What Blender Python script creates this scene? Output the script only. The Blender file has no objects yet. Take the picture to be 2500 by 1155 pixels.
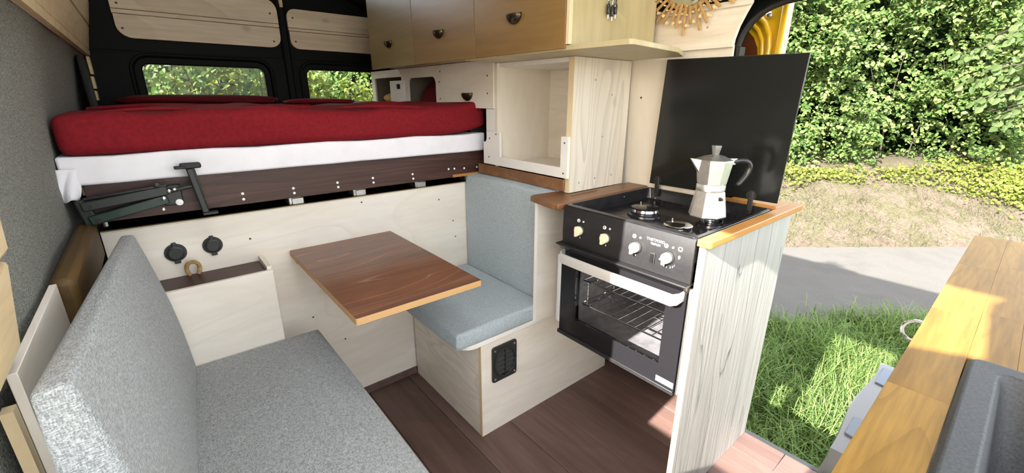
import bpy, bmesh, math, random
import numpy as np
from mathutils import Vector, Matrix
random.seed(7); rng = np.random.default_rng(7)
PI = math.pi
scene = bpy.context.scene
COL = scene.collection

# ------------------------------------------------------------------ camera, sky, sun, exposure
YAW, PITCH, ROLL = .6911, -.3140, .0035
_f = Vector((math.sin(YAW)*math.cos(PITCH), math.cos(YAW)*math.cos(PITCH), math.sin(PITCH)))
_r = Vector((math.cos(YAW), -math.sin(YAW), 0)); _u = _r.cross(_f)
RX = math.cos(ROLL)*_r + math.sin(ROLL)*_u; UX = -math.sin(ROLL)*_r + math.cos(ROLL)*_u
cam = bpy.data.cameras.new('camera'); cam.sensor_fit = 'HORIZONTAL'; cam.sensor_width = 36
cam.lens = 36*1047/2500; cam.clip_start = .01; cam.clip_end = 200
camo = bpy.data.objects.new('camera', cam); COL.objects.link(camo)
camo.matrix_world = Matrix(((RX.x, UX.x, -_f.x, 0), (RX.y, UX.y, -_f.y, 0), (RX.z, UX.z, -_f.z, 1.27), (0, 0, 0, 1)))
scene.camera = camo
SUN = Vector((1, .085, -.52))
w = bpy.data.worlds.new('sky'); scene.world = w; w.use_nodes = True
wn = w.node_tree.nodes; wn.clear()
wo = wn.new('ShaderNodeOutputWorld'); wb = wn.new('ShaderNodeBackground'); ws = wn.new('ShaderNodeTexSky')
ws.sky_type = 'NISHITA'; ws.sun_disc = False; ws.sun_elevation = math.radians(26.5); ws.sun_rotation = math.radians(-95)
ws.air_density = 1; ws.dust_density = 2.5; ws.ozone_density = 1
wm = wn.new('ShaderNodeMix'); wm.data_type = 'RGBA'; wm.inputs[0].default_value = .45
wm.inputs[7].default_value = (6.0, 5.9, 5.6, 1)
w.node_tree.links.new(ws.outputs[0], wm.inputs[6]); w.node_tree.links.new(wm.outputs[2], wb.inputs[0])
wb.inputs[1].default_value = .275; w.node_tree.links.new(wb.outputs[0], wo.inputs[0])
sl = bpy.data.lights.new('sun', 'SUN'); sl.energy = 10.0; sl.angle = math.radians(.55); sl.color = (1, .955, .885)
so = bpy.data.objects.new('sun', sl); COL.objects.link(so); so.location = (-8, -1, 6)
so.rotation_euler = SUN.to_track_quat('-Z', 'Y').to_euler()
vs = scene.view_settings
vs.view_transform = 'Standard'; vs.look = 'None'; vs.gamma = 1; vs.exposure = 1.95
try: vs.use_curve_mapping = False
except Exception: pass
scene.cycles.max_bounces = 10; scene.cycles.diffuse_bounces = 6; scene.cycles.use_denoising = True
scene.cycles.sample_clamp_indirect = 6

# ------------------------------------------------------------------ materials
def newmat(name):
    m = bpy.data.materials.new(name); m.use_nodes = True
    nt = m.node_tree; b = nt.nodes['Principled BSDF']
    return m, nt, b
def N(nt, t, **k):
    n = nt.nodes.new(t)
    for a, v in k.items(): setattr(n, a, v)
    return n
def L(nt, a, b): nt.links.new(a, b)
def plain(name, c, rough=.5, metal=0, spec=.5, noise=0, nscale=40, bump=0, coat=0, rvar=0):
    m, nt, b = newmat(name)
    b.inputs['Base Color'].default_value = (*c, 1); b.inputs['Roughness'].default_value = rough
    b.inputs['Metallic'].default_value = metal; b.inputs['Specular IOR Level'].default_value = spec
    if coat: b.inputs['Coat Weight'].default_value = coat; b.inputs['Coat Roughness'].default_value = .08
    if noise or bump or rvar:
        tc = N(nt, 'ShaderNodeTexCoord'); no = N(nt, 'ShaderNodeTexNoise')
        no.inputs['Scale'].default_value = nscale; no.inputs['Detail'].default_value = 5
        L(nt, tc.outputs['Object'], no.inputs['Vector'])
        if noise:
            r = N(nt, 'ShaderNodeValToRGB'); e = r.color_ramp.elements
            e[0].position = .3; e[1].position = .7
            e[0].color = (*[x*(1-noise) for x in c], 1); e[1].color = (*[min(1, x*(1+noise)) for x in c], 1)
            L(nt, no.outputs['Fac'], r.inputs[0]); L(nt, r.outputs[0], b.inputs['Base Color'])
        if rvar:
            mr = N(nt, 'ShaderNodeMapRange'); mr.inputs[3].default_value = rough-rvar; mr.inputs[4].default_value = rough+rvar
            L(nt, no.outputs['Fac'], mr.inputs[0]); L(nt, mr.outputs[0], b.inputs['Roughness'])
        if bump:
            bp = N(nt, 'ShaderNodeBump'); bp.inputs['Strength'].default_value = bump; bp.inputs['Distance'].default_value = .003
            L(nt, no.outputs['Fac'], bp.inputs['Height']); L(nt, bp.outputs[0], b.inputs['Normal'])
    return m
def wood(name, c1, c2, axis=0, scale=14, line=None, lamt=.5, lk=9, ls=1.3, stretch=.1, rough=.45, bump=.15, spec=.4, var=.0, lw=.2, coat=0, knots=None, fine_amt=.35, lstretch=.28):
    """Grain streaks along an axis, with contour lines of a slow noise as the cathedral figure of rotary-cut veneer."""
    m, nt, b = newmat(name)
    tc = N(nt, 'ShaderNodeTexCoord'); oi = N(nt, 'ShaderNodeObjectInfo')
    off = N(nt, 'ShaderNodeVectorMath', operation='MULTIPLY_ADD')
    L(nt, oi.outputs['Random'], off.inputs[0]); off.inputs[1].default_value = (7.3, 5.1, 9.7); L(nt, tc.outputs['Object'], off.inputs[2])
    mp = N(nt, 'ShaderNodeMapping'); s = [1, 1, 1]; s[axis] = stretch; mp.inputs['Scale'].default_value = s
    L(nt, off.outputs[0], mp.inputs[0])
    no = N(nt, 'ShaderNodeTexNoise'); no.inputs['Scale'].default_value = scale; no.inputs['Detail'].default_value = 8; no.inputs['Distortion'].default_value = .8
    L(nt, mp.outputs[0], no.inputs['Vector'])
    r = N(nt, 'ShaderNodeValToRGB'); e = r.color_ramp.elements
    e[0].position = .32; e[1].position = .68; e[0].color = (*c1, 1); e[1].color = (*c2, 1)
    L(nt, no.outputs['Fac'], r.inputs[0]); out = r.outputs[0]; h = no.outputs['Fac']
    fine = N(nt, 'ShaderNodeTexNoise'); fine.inputs['Scale'].default_value = scale*7; fine.inputs['Detail'].default_value = 3
    L(nt, mp.outputs[0], fine.inputs['Vector'])
    mf = N(nt, 'ShaderNodeMix', data_type='RGBA', blend_type='MULTIPLY'); mf.inputs[0].default_value = fine_amt
    fr = N(nt, 'ShaderNodeMapRange'); fr.inputs[1].default_value = .35; fr.inputs[2].default_value = .65; fr.inputs[3].default_value = .72; fr.inputs[4].default_value = 1.1
    L(nt, fine.outputs['Fac'], fr.inputs[0]); L(nt, out, mf.inputs[6]); L(nt, fr.outputs[0], mf.inputs[7]); out = mf.outputs[2]
    if line:
        mp2 = N(nt, 'ShaderNodeMapping'); s2 = [1, 1, 1]; s2[axis] = lstretch; mp2.inputs['Scale'].default_value = s2
        L(nt, off.outputs[0], mp2.inputs[0])
        n2 = N(nt, 'ShaderNodeTexNoise'); n2.inputs['Scale'].default_value = ls; n2.inputs['Detail'].default_value = 2.5; n2.inputs['Roughness'].default_value = .35; n2.inputs['Distortion'].default_value = .4
        L(nt, mp2.outputs[0], n2.inputs['Vector'])
        mu = N(nt, 'ShaderNodeMath', operation='MULTIPLY'); mu.inputs[1].default_value = lk
        fc = N(nt, 'ShaderNodeMath', operation='FRACT'); L(nt, n2.outputs['Fac'], mu.inputs[0]); L(nt, mu.outputs[0], fc.inputs[0])
        r2 = N(nt, 'ShaderNodeValToRGB'); e2 = r2.color_ramp.elements
        e2[0].position = 0; e2[0].color = (1, 1, 1, 1); e2[1].position = lw; e2[1].color = (0, 0, 0, 1)
        L(nt, fc.outputs[0], r2.inputs[0])
        ma = N(nt, 'ShaderNodeMath', operation='MULTIPLY'); L(nt, r2.outputs[0], ma.inputs[0])
        mr = N(nt, 'ShaderNodeMapRange'); mr.inputs[1].default_value = .35; mr.inputs[2].default_value = .6; mr.inputs[3].default_value = lamt*.3; mr.inputs[4].default_value = lamt
        L(nt, no.outputs['Fac'], mr.inputs[0]); L(nt, mr.outputs[0], ma.inputs[1])
        mx = N(nt, 'ShaderNodeMix', data_type='RGBA'); L(nt, ma.outputs[0], mx.inputs[0]); L(nt, out, mx.inputs[6]); mx.inputs[7].default_value = (*line, 1)
        out = mx.outputs[2]
    if knots:
        vo = N(nt, 'ShaderNodeTexVoronoi'); vo.inputs['Scale'].default_value = knots[1]
        mp3 = N(nt, 'ShaderNodeMapping'); s3 = [1, 1, 1]; s3[axis] = .6; mp3.inputs['Scale'].default_value = s3
        L(nt, off.outputs[0], mp3.inputs[0]); L(nt, mp3.outputs[0], vo.inputs['Vector'])
        rk = N(nt, 'ShaderNodeValToRGB'); ek = rk.color_ramp.elements
        ek[0].position = .02; ek[0].color = (1, 1, 1, 1); ek[1].position = .075; ek[1].color = (0, 0, 0, 1)
        L(nt, vo.outputs['Distance'], rk.inputs[0])
        mk = N(nt, 'ShaderNodeMath', operation='MULTIPLY'); mk.inputs[1].default_value = knots[2]; L(nt, rk.outputs[0], mk.inputs[0])
        mx = N(nt, 'ShaderNodeMix', data_type='RGBA'); L(nt, mk.outputs[0], mx.inputs[0]); L(nt, out, mx.inputs[6]); mx.inputs[7].default_value = (*knots[0], 1)
        out = mx.outputs[2]
    if var:
        hv = N(nt, 'ShaderNodeHueSaturation'); mr = N(nt, 'ShaderNodeMapRange'); mr.inputs[3].default_value = 1-var; mr.inputs[4].default_value = 1+var
        L(nt, oi.outputs['Random'], mr.inputs[0]); L(nt, mr.outputs[0], hv.inputs['Value']); L(nt, out, hv.inputs['Color']); out = hv.outputs[0]
    L(nt, out, b.inputs['Base Color']); b.inputs['Roughness'].default_value = rough; b.inputs['Specular IOR Level'].default_value = spec
    if coat: b.inputs['Coat Weight'].default_value = coat; b.inputs['Coat Roughness'].default_value = .15
    bp = N(nt, 'ShaderNodeBump'); bp.inputs['Strength'].default_value = bump; bp.inputs['Distance'].default_value = .002
    L(nt, fine.outputs['Fac'], bp.inputs['Height']); L(nt, bp.outputs[0], b.inputs['Normal'])
    return m
def plyedge(name, c1, c2, axis, freq):
    m, nt, b = newmat(name)
    tc = N(nt, 'ShaderNodeTexCoord'); wv = N(nt, 'ShaderNodeTexWave', bands_direction='XYZ'[axis]); wv.inputs['Scale'].default_value = freq; wv.inputs['Distortion'].default_value = .6
    L(nt, tc.outputs['Object'], wv.inputs['Vector']); r = N(nt, 'ShaderNodeValToRGB'); e = r.color_ramp.elements
    e[0].color = (*c1, 1); e[1].color = (*c2, 1); L(nt, wv.outputs['Fac'], r.inputs[0]); L(nt, r.outputs[0], b.inputs['Base Color']); b.inputs['Roughness'].default_value = .6
    return m
def fabric(name, c1, c2, s=520, bump=.5, st=.12, sheen=.2):
    m, nt, b = newmat(name); tc = N(nt, 'ShaderNodeTexCoord'); hs = []
    for sc in ((st, 1, 1), (1, st, 1), (1, 1, st)):
        mp = N(nt, 'ShaderNodeMapping'); mp.inputs['Scale'].default_value = sc; L(nt, tc.outputs['Object'], mp.inputs[0])
        no = N(nt, 'ShaderNodeTexNoise'); no.inputs['Scale'].default_value = s; no.inputs['Detail'].default_value = 1.5
        L(nt, mp.outputs[0], no.inputs['Vector']); hs.append(no.outputs['Fac'])
    a = N(nt, 'ShaderNodeMath', operation='ADD'); L(nt, hs[0], a.inputs[0]); L(nt, hs[1], a.inputs[1])
    a2 = N(nt, 'ShaderNodeMath', operation='ADD'); L(nt, a.outputs[0], a2.inputs[0]); L(nt, hs[2], a2.inputs[1])
    mr = N(nt, 'ShaderNodeMapRange'); mr.inputs[1].default_value = 1.2; mr.inputs[2].default_value = 1.8; L(nt, a2.outputs[0], mr.inputs[0])
    mx = N(nt, 'ShaderNodeMix', data_type='RGBA'); L(nt, mr.outputs[0], mx.inputs[0]); mx.inputs[6].default_value = (*c1, 1); mx.inputs[7].default_value = (*c2, 1)
    L(nt, mx.outputs[2], b.inputs['Base Color']); b.inputs['Roughness'].default_value = .9; b.inputs['Specular IOR Level'].default_value = .15
    b.inputs['Sheen Weight'].default_value = sheen
    bp = N(nt, 'ShaderNodeBump'); bp.inputs['Strength'].default_value = bump; bp.inputs['Distance'].default_value = .0015
    L(nt, mr.outputs[0], bp.inputs['Height']); L(nt, bp.outputs[0], b.inputs['Normal'])
    return m
def glass(name, c=(1, 1, 1), refl=.08, rough=.02):
    m, nt, b = newmat(name); nt.nodes.remove(b); out = nt.nodes['Material Output']
    t = N(nt, 'ShaderNodeBsdfTransparent'); t.inputs[0].default_value = (*c, 1)
    g = N(nt, 'ShaderNodeBsdfGlossy'); g.inputs['Roughness'].default_value = rough
    f = N(nt, 'ShaderNodeFresnel'); f.inputs[0].default_value = 1.22
    mx = N(nt, 'ShaderNodeMixShader'); L(nt, f.outputs[0], mx.inputs[0]); L(nt, t.outputs[0], mx.inputs[1]); L(nt, g.outputs[0], mx.inputs[2]); L(nt, mx.outputs[0], out.inputs[0])
    return m
def leafmat(name, cols, trans=.35, rough=.45, island=True):
    m, nt, b = newmat(name); out = nt.nodes['Material Output']
    ge = N(nt, 'ShaderNodeNewGeometry'); oi = N(nt, 'ShaderNodeObjectInfo')
    r = N(nt, 'ShaderNodeValToRGB'); e = r.color_ramp.elements
    while len(e) < len(cols): e.new(.5)
    for i, c in enumerate(cols): e[i].position = i/(len(cols)-1); e[i].color = (*c, 1)
    L(nt, ge.outputs['Random Per Island'] if island else oi.outputs['Random'], r.inputs[0])
    L(nt, r.outputs[0], b.inputs['Base Color']); b.inputs['Roughness'].default_value = max(rough, .55); b.inputs['Specular IOR Level'].default_value = .14
    tr = N(nt, 'ShaderNodeBsdfTranslucent'); hs = N(nt, 'ShaderNodeHueSaturation'); hs.inputs['Value'].default_value = 1.3; hs.inputs['Saturation'].default_value = 1.15
    L(nt, r.outputs[0], hs.inputs['Color']); L(nt, hs.outputs[0], tr.inputs[0])
    mx = N(nt, 'ShaderNodeMixShader'); mx.inputs[0].default_value = trans; L(nt, b.outputs[0], mx.inputs[1]); L(nt, tr.outputs[0], mx.inputs[2]); L(nt, mx.outputs[0], out.inputs[0])
    return m
def ground(name, cols, scales, bump=.4, rough=.95, dist=.02):
    m, nt, b = newmat(name); tc = N(nt, 'ShaderNodeTexCoord')
    no = N(nt, 'ShaderNodeTexNoise'); no.inputs['Scale'].default_value = scales[0]; no.inputs['Detail'].default_value = 8; no.inputs['Roughness'].default_value = .65
    L(nt, tc.outputs['Object'], no.inputs['Vector'])
    r = N(nt, 'ShaderNodeValToRGB'); e = r.color_ramp.elements
    while len(e) < len(cols): e.new(.5)
    for i, c in enumerate(cols): e[i].position = .32+.36*i/(len(cols)-1); e[i].color = (*c, 1)
    L(nt, no.outputs['Fac'], r.inputs[0])
    n2 = N(nt, 'ShaderNodeTexNoise'); n2.inputs['Scale'].default_value = scales[1]; n2.inputs['Detail'].default_value = 4; L(nt, tc.outputs['Object'], n2.inputs['Vector'])
    mr = N(nt, 'ShaderNodeMapRange'); mr.inputs[1].default_value = .3; mr.inputs[2].default_value = .7; mr.inputs[3].default_value = .75; mr.inputs[4].default_value = 1.2; L(nt, n2.outputs['Fac'], mr.inputs[0])
    mx = N(nt, 'ShaderNodeMix', data_type='RGBA', blend_type='MULTIPLY'); mx.inputs[0].default_value = 1; L(nt, r.outputs[0], mx.inputs[6]); L(nt, mr.outputs[0], mx.inputs[7])
    L(nt, mx.outputs[2], b.inputs['Base Color']); b.inputs['Roughness'].default_value = rough; b.inputs['Specular IOR Level'].default_value = .1
    bp = N(nt, 'ShaderNodeBump'); bp.inputs['Strength'].default_value = bump; bp.inputs['Distance'].default_value = dist
    L(nt, n2.outputs['Fac'], bp.inputs['Height']); L(nt, bp.outputs[0], b.inputs['Normal'])
    return m

WW1, WW2 = (.75, .675, .575), (.84, .785, .70)
M = {}
M['ply_x'] = wood('whitewashed ply grain along x', WW1, WW2, 0, 7, line=(.66, .57, .45), lamt=.35, lk=12, ls=2.6, knots=((.5, .42, .33), 3.1, .5), fine_amt=.12, stretch=.2)
M['ply_y'] = wood('whitewashed ply grain along y', WW1, WW2, 1, 7, line=(.66, .57, .45), lamt=.3, lk=12, ls=2.6, knots=((.5, .42, .33), 3.1, .4), fine_amt=.12, stretch=.2)
M['ply_z'] = wood('whitewashed ply grain along z', (.73, .665, .56), (.79, .73, .635), 2, 6, line=(.68, .60, .49), lamt=.2, lk=5, ls=1.2, fine_amt=.08, stretch=.3)
M['pine_z'] = wood('whitewashed softwood ply grain along z', (.70, .635, .53), (.76, .70, .595), 2, 8, line=(.52, .47, .39), lamt=.75, lk=11, ls=7.0, knots=((.45, .40, .33), 4, .7), lw=.5, fine_amt=.15, lstretch=.13)
M['pine_y'] = wood('whitewashed softwood ply grain along y', (.80, .735, .63), (.86, .80, .70), 1, 8, line=(.56, .50, .42), lamt=.6, lk=11, ls=6.0, lw=.5, fine_amt=.15, lstretch=.22)
M['panel_z'] = wood('weathered whitewash streaks along z', (.36, .347, .322), (.42, .408, .378), 2, 10, line=(.07, .078, .074), lamt=1.0, lk=13, ls=6.0, rough=.55, bump=.5, lw=.09, stretch=.07, knots=((.40, .40, .37), 5, .6), fine_amt=.2, lstretch=.10)
M['white'] = plain('white painted board', (.80, .77, .72), .5, noise=.03, nscale=6)
M['birch_z'] = wood('honey birch ply', (.195, .108, .032), (.265, .155, .050), 1, 7, line=(.22, .125, .038), lamt=.5, lk=7, ls=1.1, rough=.32, spec=.5, knots=((.26, .13, .05), 2.3, .5))
M['birch_pale'] = wood('olive birch ply', (.20, .135, .042), (.265, .185, .066), 1, 7, line=(.22, .145, .045), lamt=.4, lk=6, ls=1.4, rough=.35)
M['birch_side'] = wood('pale yellow birch ply', (.44, .365, .20), (.52, .44, .26), 2, 6, line=(.46, .37, .20), lamt=.3, lk=6, ls=1.1, rough=.4)
M['edge'] = plyedge('plywood edge', (.62, .46, .26), (.80, .68, .46), 1, 60)
M['edge_z'] = plyedge('plywood edge across z', (.42, .22, .08), (.66, .42, .18), 2, 70)
M['table'] = wood('walnut stained ply', (.115, .036, .013), (.225, .078, .022), 0, 7, line=(.46, .22, .10), lamt=.95, lk=17, ls=3.6, rough=.34, spec=.5, stretch=.16, lw=.10, coat=.25)
M['oak_dark'] = wood('dark stained oak', (.035, .013, .009), (.085, .036, .027), 0, 22, line=(.020, .009, .007), lamt=.8, lk=10, ls=9, rough=.42, stretch=.07, lw=.4, lstretch=.10)
M['floor'] = wood('dark brown floorboard', (.110, .065, .054), (.162, .102, .086), 1, 16, line=(.21, .135, .11), lamt=.3, lk=10, ls=2, rough=.48, spec=.3, stretch=.06, var=.13, bump=.3)
M['worktop'] = wood('oiled oak worktop', (.185, .098, .015), (.275, .155, .030), 0, 26, line=(.15, .075, .012), lamt=.5, lk=9, ls=9, rough=.5, spec=.15, stretch=.07, var=.045, fine_amt=.6, lstretch=.12)
M['counter'] = wood('reddish oiled counter wood', (.155, .068, .027), (.245, .115, .050), 0, 12, rough=.38, stretch=.08)
M['amber'] = wood('amber oiled edging', (.36, .155, .035), (.48, .225, .06), 0, 12, rough=.38, stretch=.08)
M['beam'] = wood('brown beam', (.075, .042, .010), (.115, .064, .017), 1, 10, rough=.6)
M['cladding'] = wood('pale pine cladding', (.66, .50, .28), (.78, .63, .40), 1, 10, line=(.55, .38, .18), lamt=.6, lk=14, ls=3, stretch=.1, lw=.4)
M['cladding_w'] = wood('whitewashed pine cladding', (.72, .59, .42), (.83, .71, .54), 0, 9, line=(.52, .41, .28), lamt=.4, lk=9, ls=1.6, knots=((.33, .24, .16), 4, .5))
M['cladding_y'] = wood('whitewashed pine cladding along y', (.70, .62, .50), (.80, .73, .62), 1, 9, line=(.58, .48, .36), lamt=.4, lk=9, ls=1.6, knots=((.35, .27, .19), 4, .5))
M['fabric'] = fabric('grey blue woven upholstery', (.27, .325, .35), (.56, .625, .645), 850, st=.2)
M['fabric_sofa'] = fabric('grey woven upholstery', (.19, .20, .20), (.46, .475, .47), 520, bump=.8, st=.2)
M['felt'] = fabric('grey felt', (.15, .152, .138), (.30, .302, .275), 260, bump=.8, st=.9, sheen=0)
M['carpet'] = fabric('black carpet', (.006, .007, .006), (.02, .022, .02), 200, st=.8, sheen=0)
M['red'] = plain('dark red jersey', (.185, .0095, .0145), .85, spec=.15, noise=.14, nscale=90, bump=.12)
M['red_dark'] = plain('dark red jersey pillow', (.105, .006, .009), .85, spec=.15, noise=.14, nscale=90, bump=.12)
M['sheet'] = plain('white cotton', (.80, .78, .82), .9, spec=.1, noise=.04, nscale=14, bump=.15)
M['body'] = plain('black van body paint', (.0035, .005, .0045), .6, spec=.15)
M['rubber'] = plain('black rubber', (.012, .012, .012), .6)
M['blackmetal'] = plain('black powder coated steel', (.018, .021, .020), .45, noise=.2, nscale=200)
M['greenmetal'] = plain('dark green steel', (.010, .028, .020), .4)
M['enamel'] = plain('black enamel', (.014, .014, .016), .22, noise=.3, nscale=25, rvar=.10)
M['panelblk'] = plain('black satin control panel', (.013, .0125, .0135), .42, noise=.2, nscale=120)
M['lidglass'] = plain('black glass', (.012, .013, .012), .16, spec=.5)
M['ovenframe'] = plain('black oven frame', (.010, .0095, .011), .2, spec=.35)
M['ovenin'] = plain('grey oven lining', (.22, .215, .22), .45, noise=.3, nscale=30)
M['steel'] = plain('brushed aluminium', (.80, .79, .77), .33, 1, noise=.06, nscale=80)
M['handle'] = plain('silver handle', (.72, .71, .69), .42, .6)
M['chrome'] = plain('chrome', (.85, .85, .86), .10, 1)
M['alu'] = plain('worn cast aluminium', (.84, .83, .80), .42, 1, noise=.08, nscale=70, bump=.05)
M['alu_dark'] = plain('dull aluminium', (.52, .51, .49), .45, 1, noise=.15, nscale=60)
M['pewter'] = plain('dark bronze', (.10, .085, .06), .25, .9)
M['bakelite'] = plain('black bakelite', (.016, .016, .017), .18)
M['cream'] = plain('cream plastic', (.66, .60, .43), .45)
M['grey_clear'] = plain('smoke grey knob plastic', (.16, .16, .155), .2)
M['print'] = plain('white print', (.85, .84, .82), .6)
M['sticker'] = plain('white sticker', (.84, .85, .88), .4)
M['yellow'] = plain('yellow car paint', (.66, .40, .012), .25, coat=.8)
M['rust'] = plain('brown tinted window', (.10, .028, .010), .2, coat=.5)
M['canister'] = plain('white canister plastic', (.74, .75, .77), .35)
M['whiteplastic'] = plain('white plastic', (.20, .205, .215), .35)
M['bluegrey'] = plain('translucent pale blue plastic', (.13, .165, .215), .3)
M['sink'] = plain('charcoal composite', (.035, .036, .036), .6, noise=.35, nscale=300, bump=.15)
M['socket'] = plain('black socket plastic', (.022, .023, .022), .5)
M['rope'] = plain('jute rope', (.36, .22, .09), .9, noise=.3, nscale=200, bump=.5)
M['stick'] = wood('bamboo stick', (.44, .25, .085), (.56, .35, .14), 0, 30, rough=.5, var=.15)
M['stickend'] = plain('pale stick end', (.74, .60, .34), .6)
M['mirror'] = plain('mirror glass', (.62, .62, .55), .06, 1)
M['dark'] = plain('dark inside', (.02, .02, .02), .8)
M['mustard'] = plain('mustard cloth', (.48, .27, .03), .8)
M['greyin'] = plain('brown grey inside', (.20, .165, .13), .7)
M['opal'] = leafmat('opal acrylic', [(.8, .8, .8), (.82, .82, .82)], trans=.85, rough=.4)
M['glass'] = glass('window glass', (.93, .96, .93))
M['ovenglass'] = glass('oven glass', (.92, .92, .93))
M['asphalt'] = ground('pale worn asphalt', [(0.0832, 0.0789, 0.0728), (0.1009, 0.0957, 0.0886), (0.0912, 0.0859, 0.0797)], (1.2, 120), .25, dist=.006)
M['bank'] = ground('dry grassy bank', [(0.0733, 0.0548, 0.0408), (0.0916, 0.0731, 0.0566), (0.0623, 0.0588, 0.0323), (0.0886, 0.0696, 0.0546), (0.0467, 0.0517, 0.0227)], (1.6, 28), .7)
M['gravel'] = ground('pale gravel', [(.36, .33, .28), (.46, .43, .37), (.40, .37, .32)], (3, 60), .5)
M['soil'] = ground('dark green soil', [(0.0234, 0.0390, 0.0104), (0.0390, 0.0546, 0.0156), (0.0234, 0.0338, 0.0104)], (3, 40), .6)
M['leaf'] = leafmat('shrub leaf', [(0.0324, 0.0686, 0.0178), (0.0579, 0.1014, 0.0269), (0.0835, 0.1341, 0.0387), (0.1123, 0.1605, 0.0534), (0.1361, 0.1722, 0.0564)])
M['leafone'] = leafmat('branch leaf', [(0.0384, 0.0649, 0.0198), (0.0530, 0.0794, 0.0265), (0.0685, 0.0897, 0.0349)], island=False)
M['weed'] = leafmat('yellow green weed leaf', [(0.0760, 0.1011, 0.0166), (0.1026, 0.1208, 0.0225), (0.1220, 0.1334, 0.0351)])
M['blade'] = leafmat('grass blade', [(0.0526, 0.0959, 0.0238), (0.0903, 0.1498, 0.0381), (0.1358, 0.2024, 0.0565), (0.1882, 0.2424, 0.0820)], trans=.3)
M['straw'] = leafmat('straw blade', [(0.0812, 0.0632, 0.0438), (0.0969, 0.0790, 0.0585), (0.0732, 0.0691, 0.0414), (0.0540, 0.0591, 0.0263)], trans=.2)
M['inner'] = plain('painted hedge shade', (.003, .006, .002), .95, spec=0, noise=.5, nscale=5)  # near black, shade of the hedge put into the colour
M['bark'] = plain('grey brown bark', (.034, .026, .018), .9, noise=.3, nscale=60, bump=.4)

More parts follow.
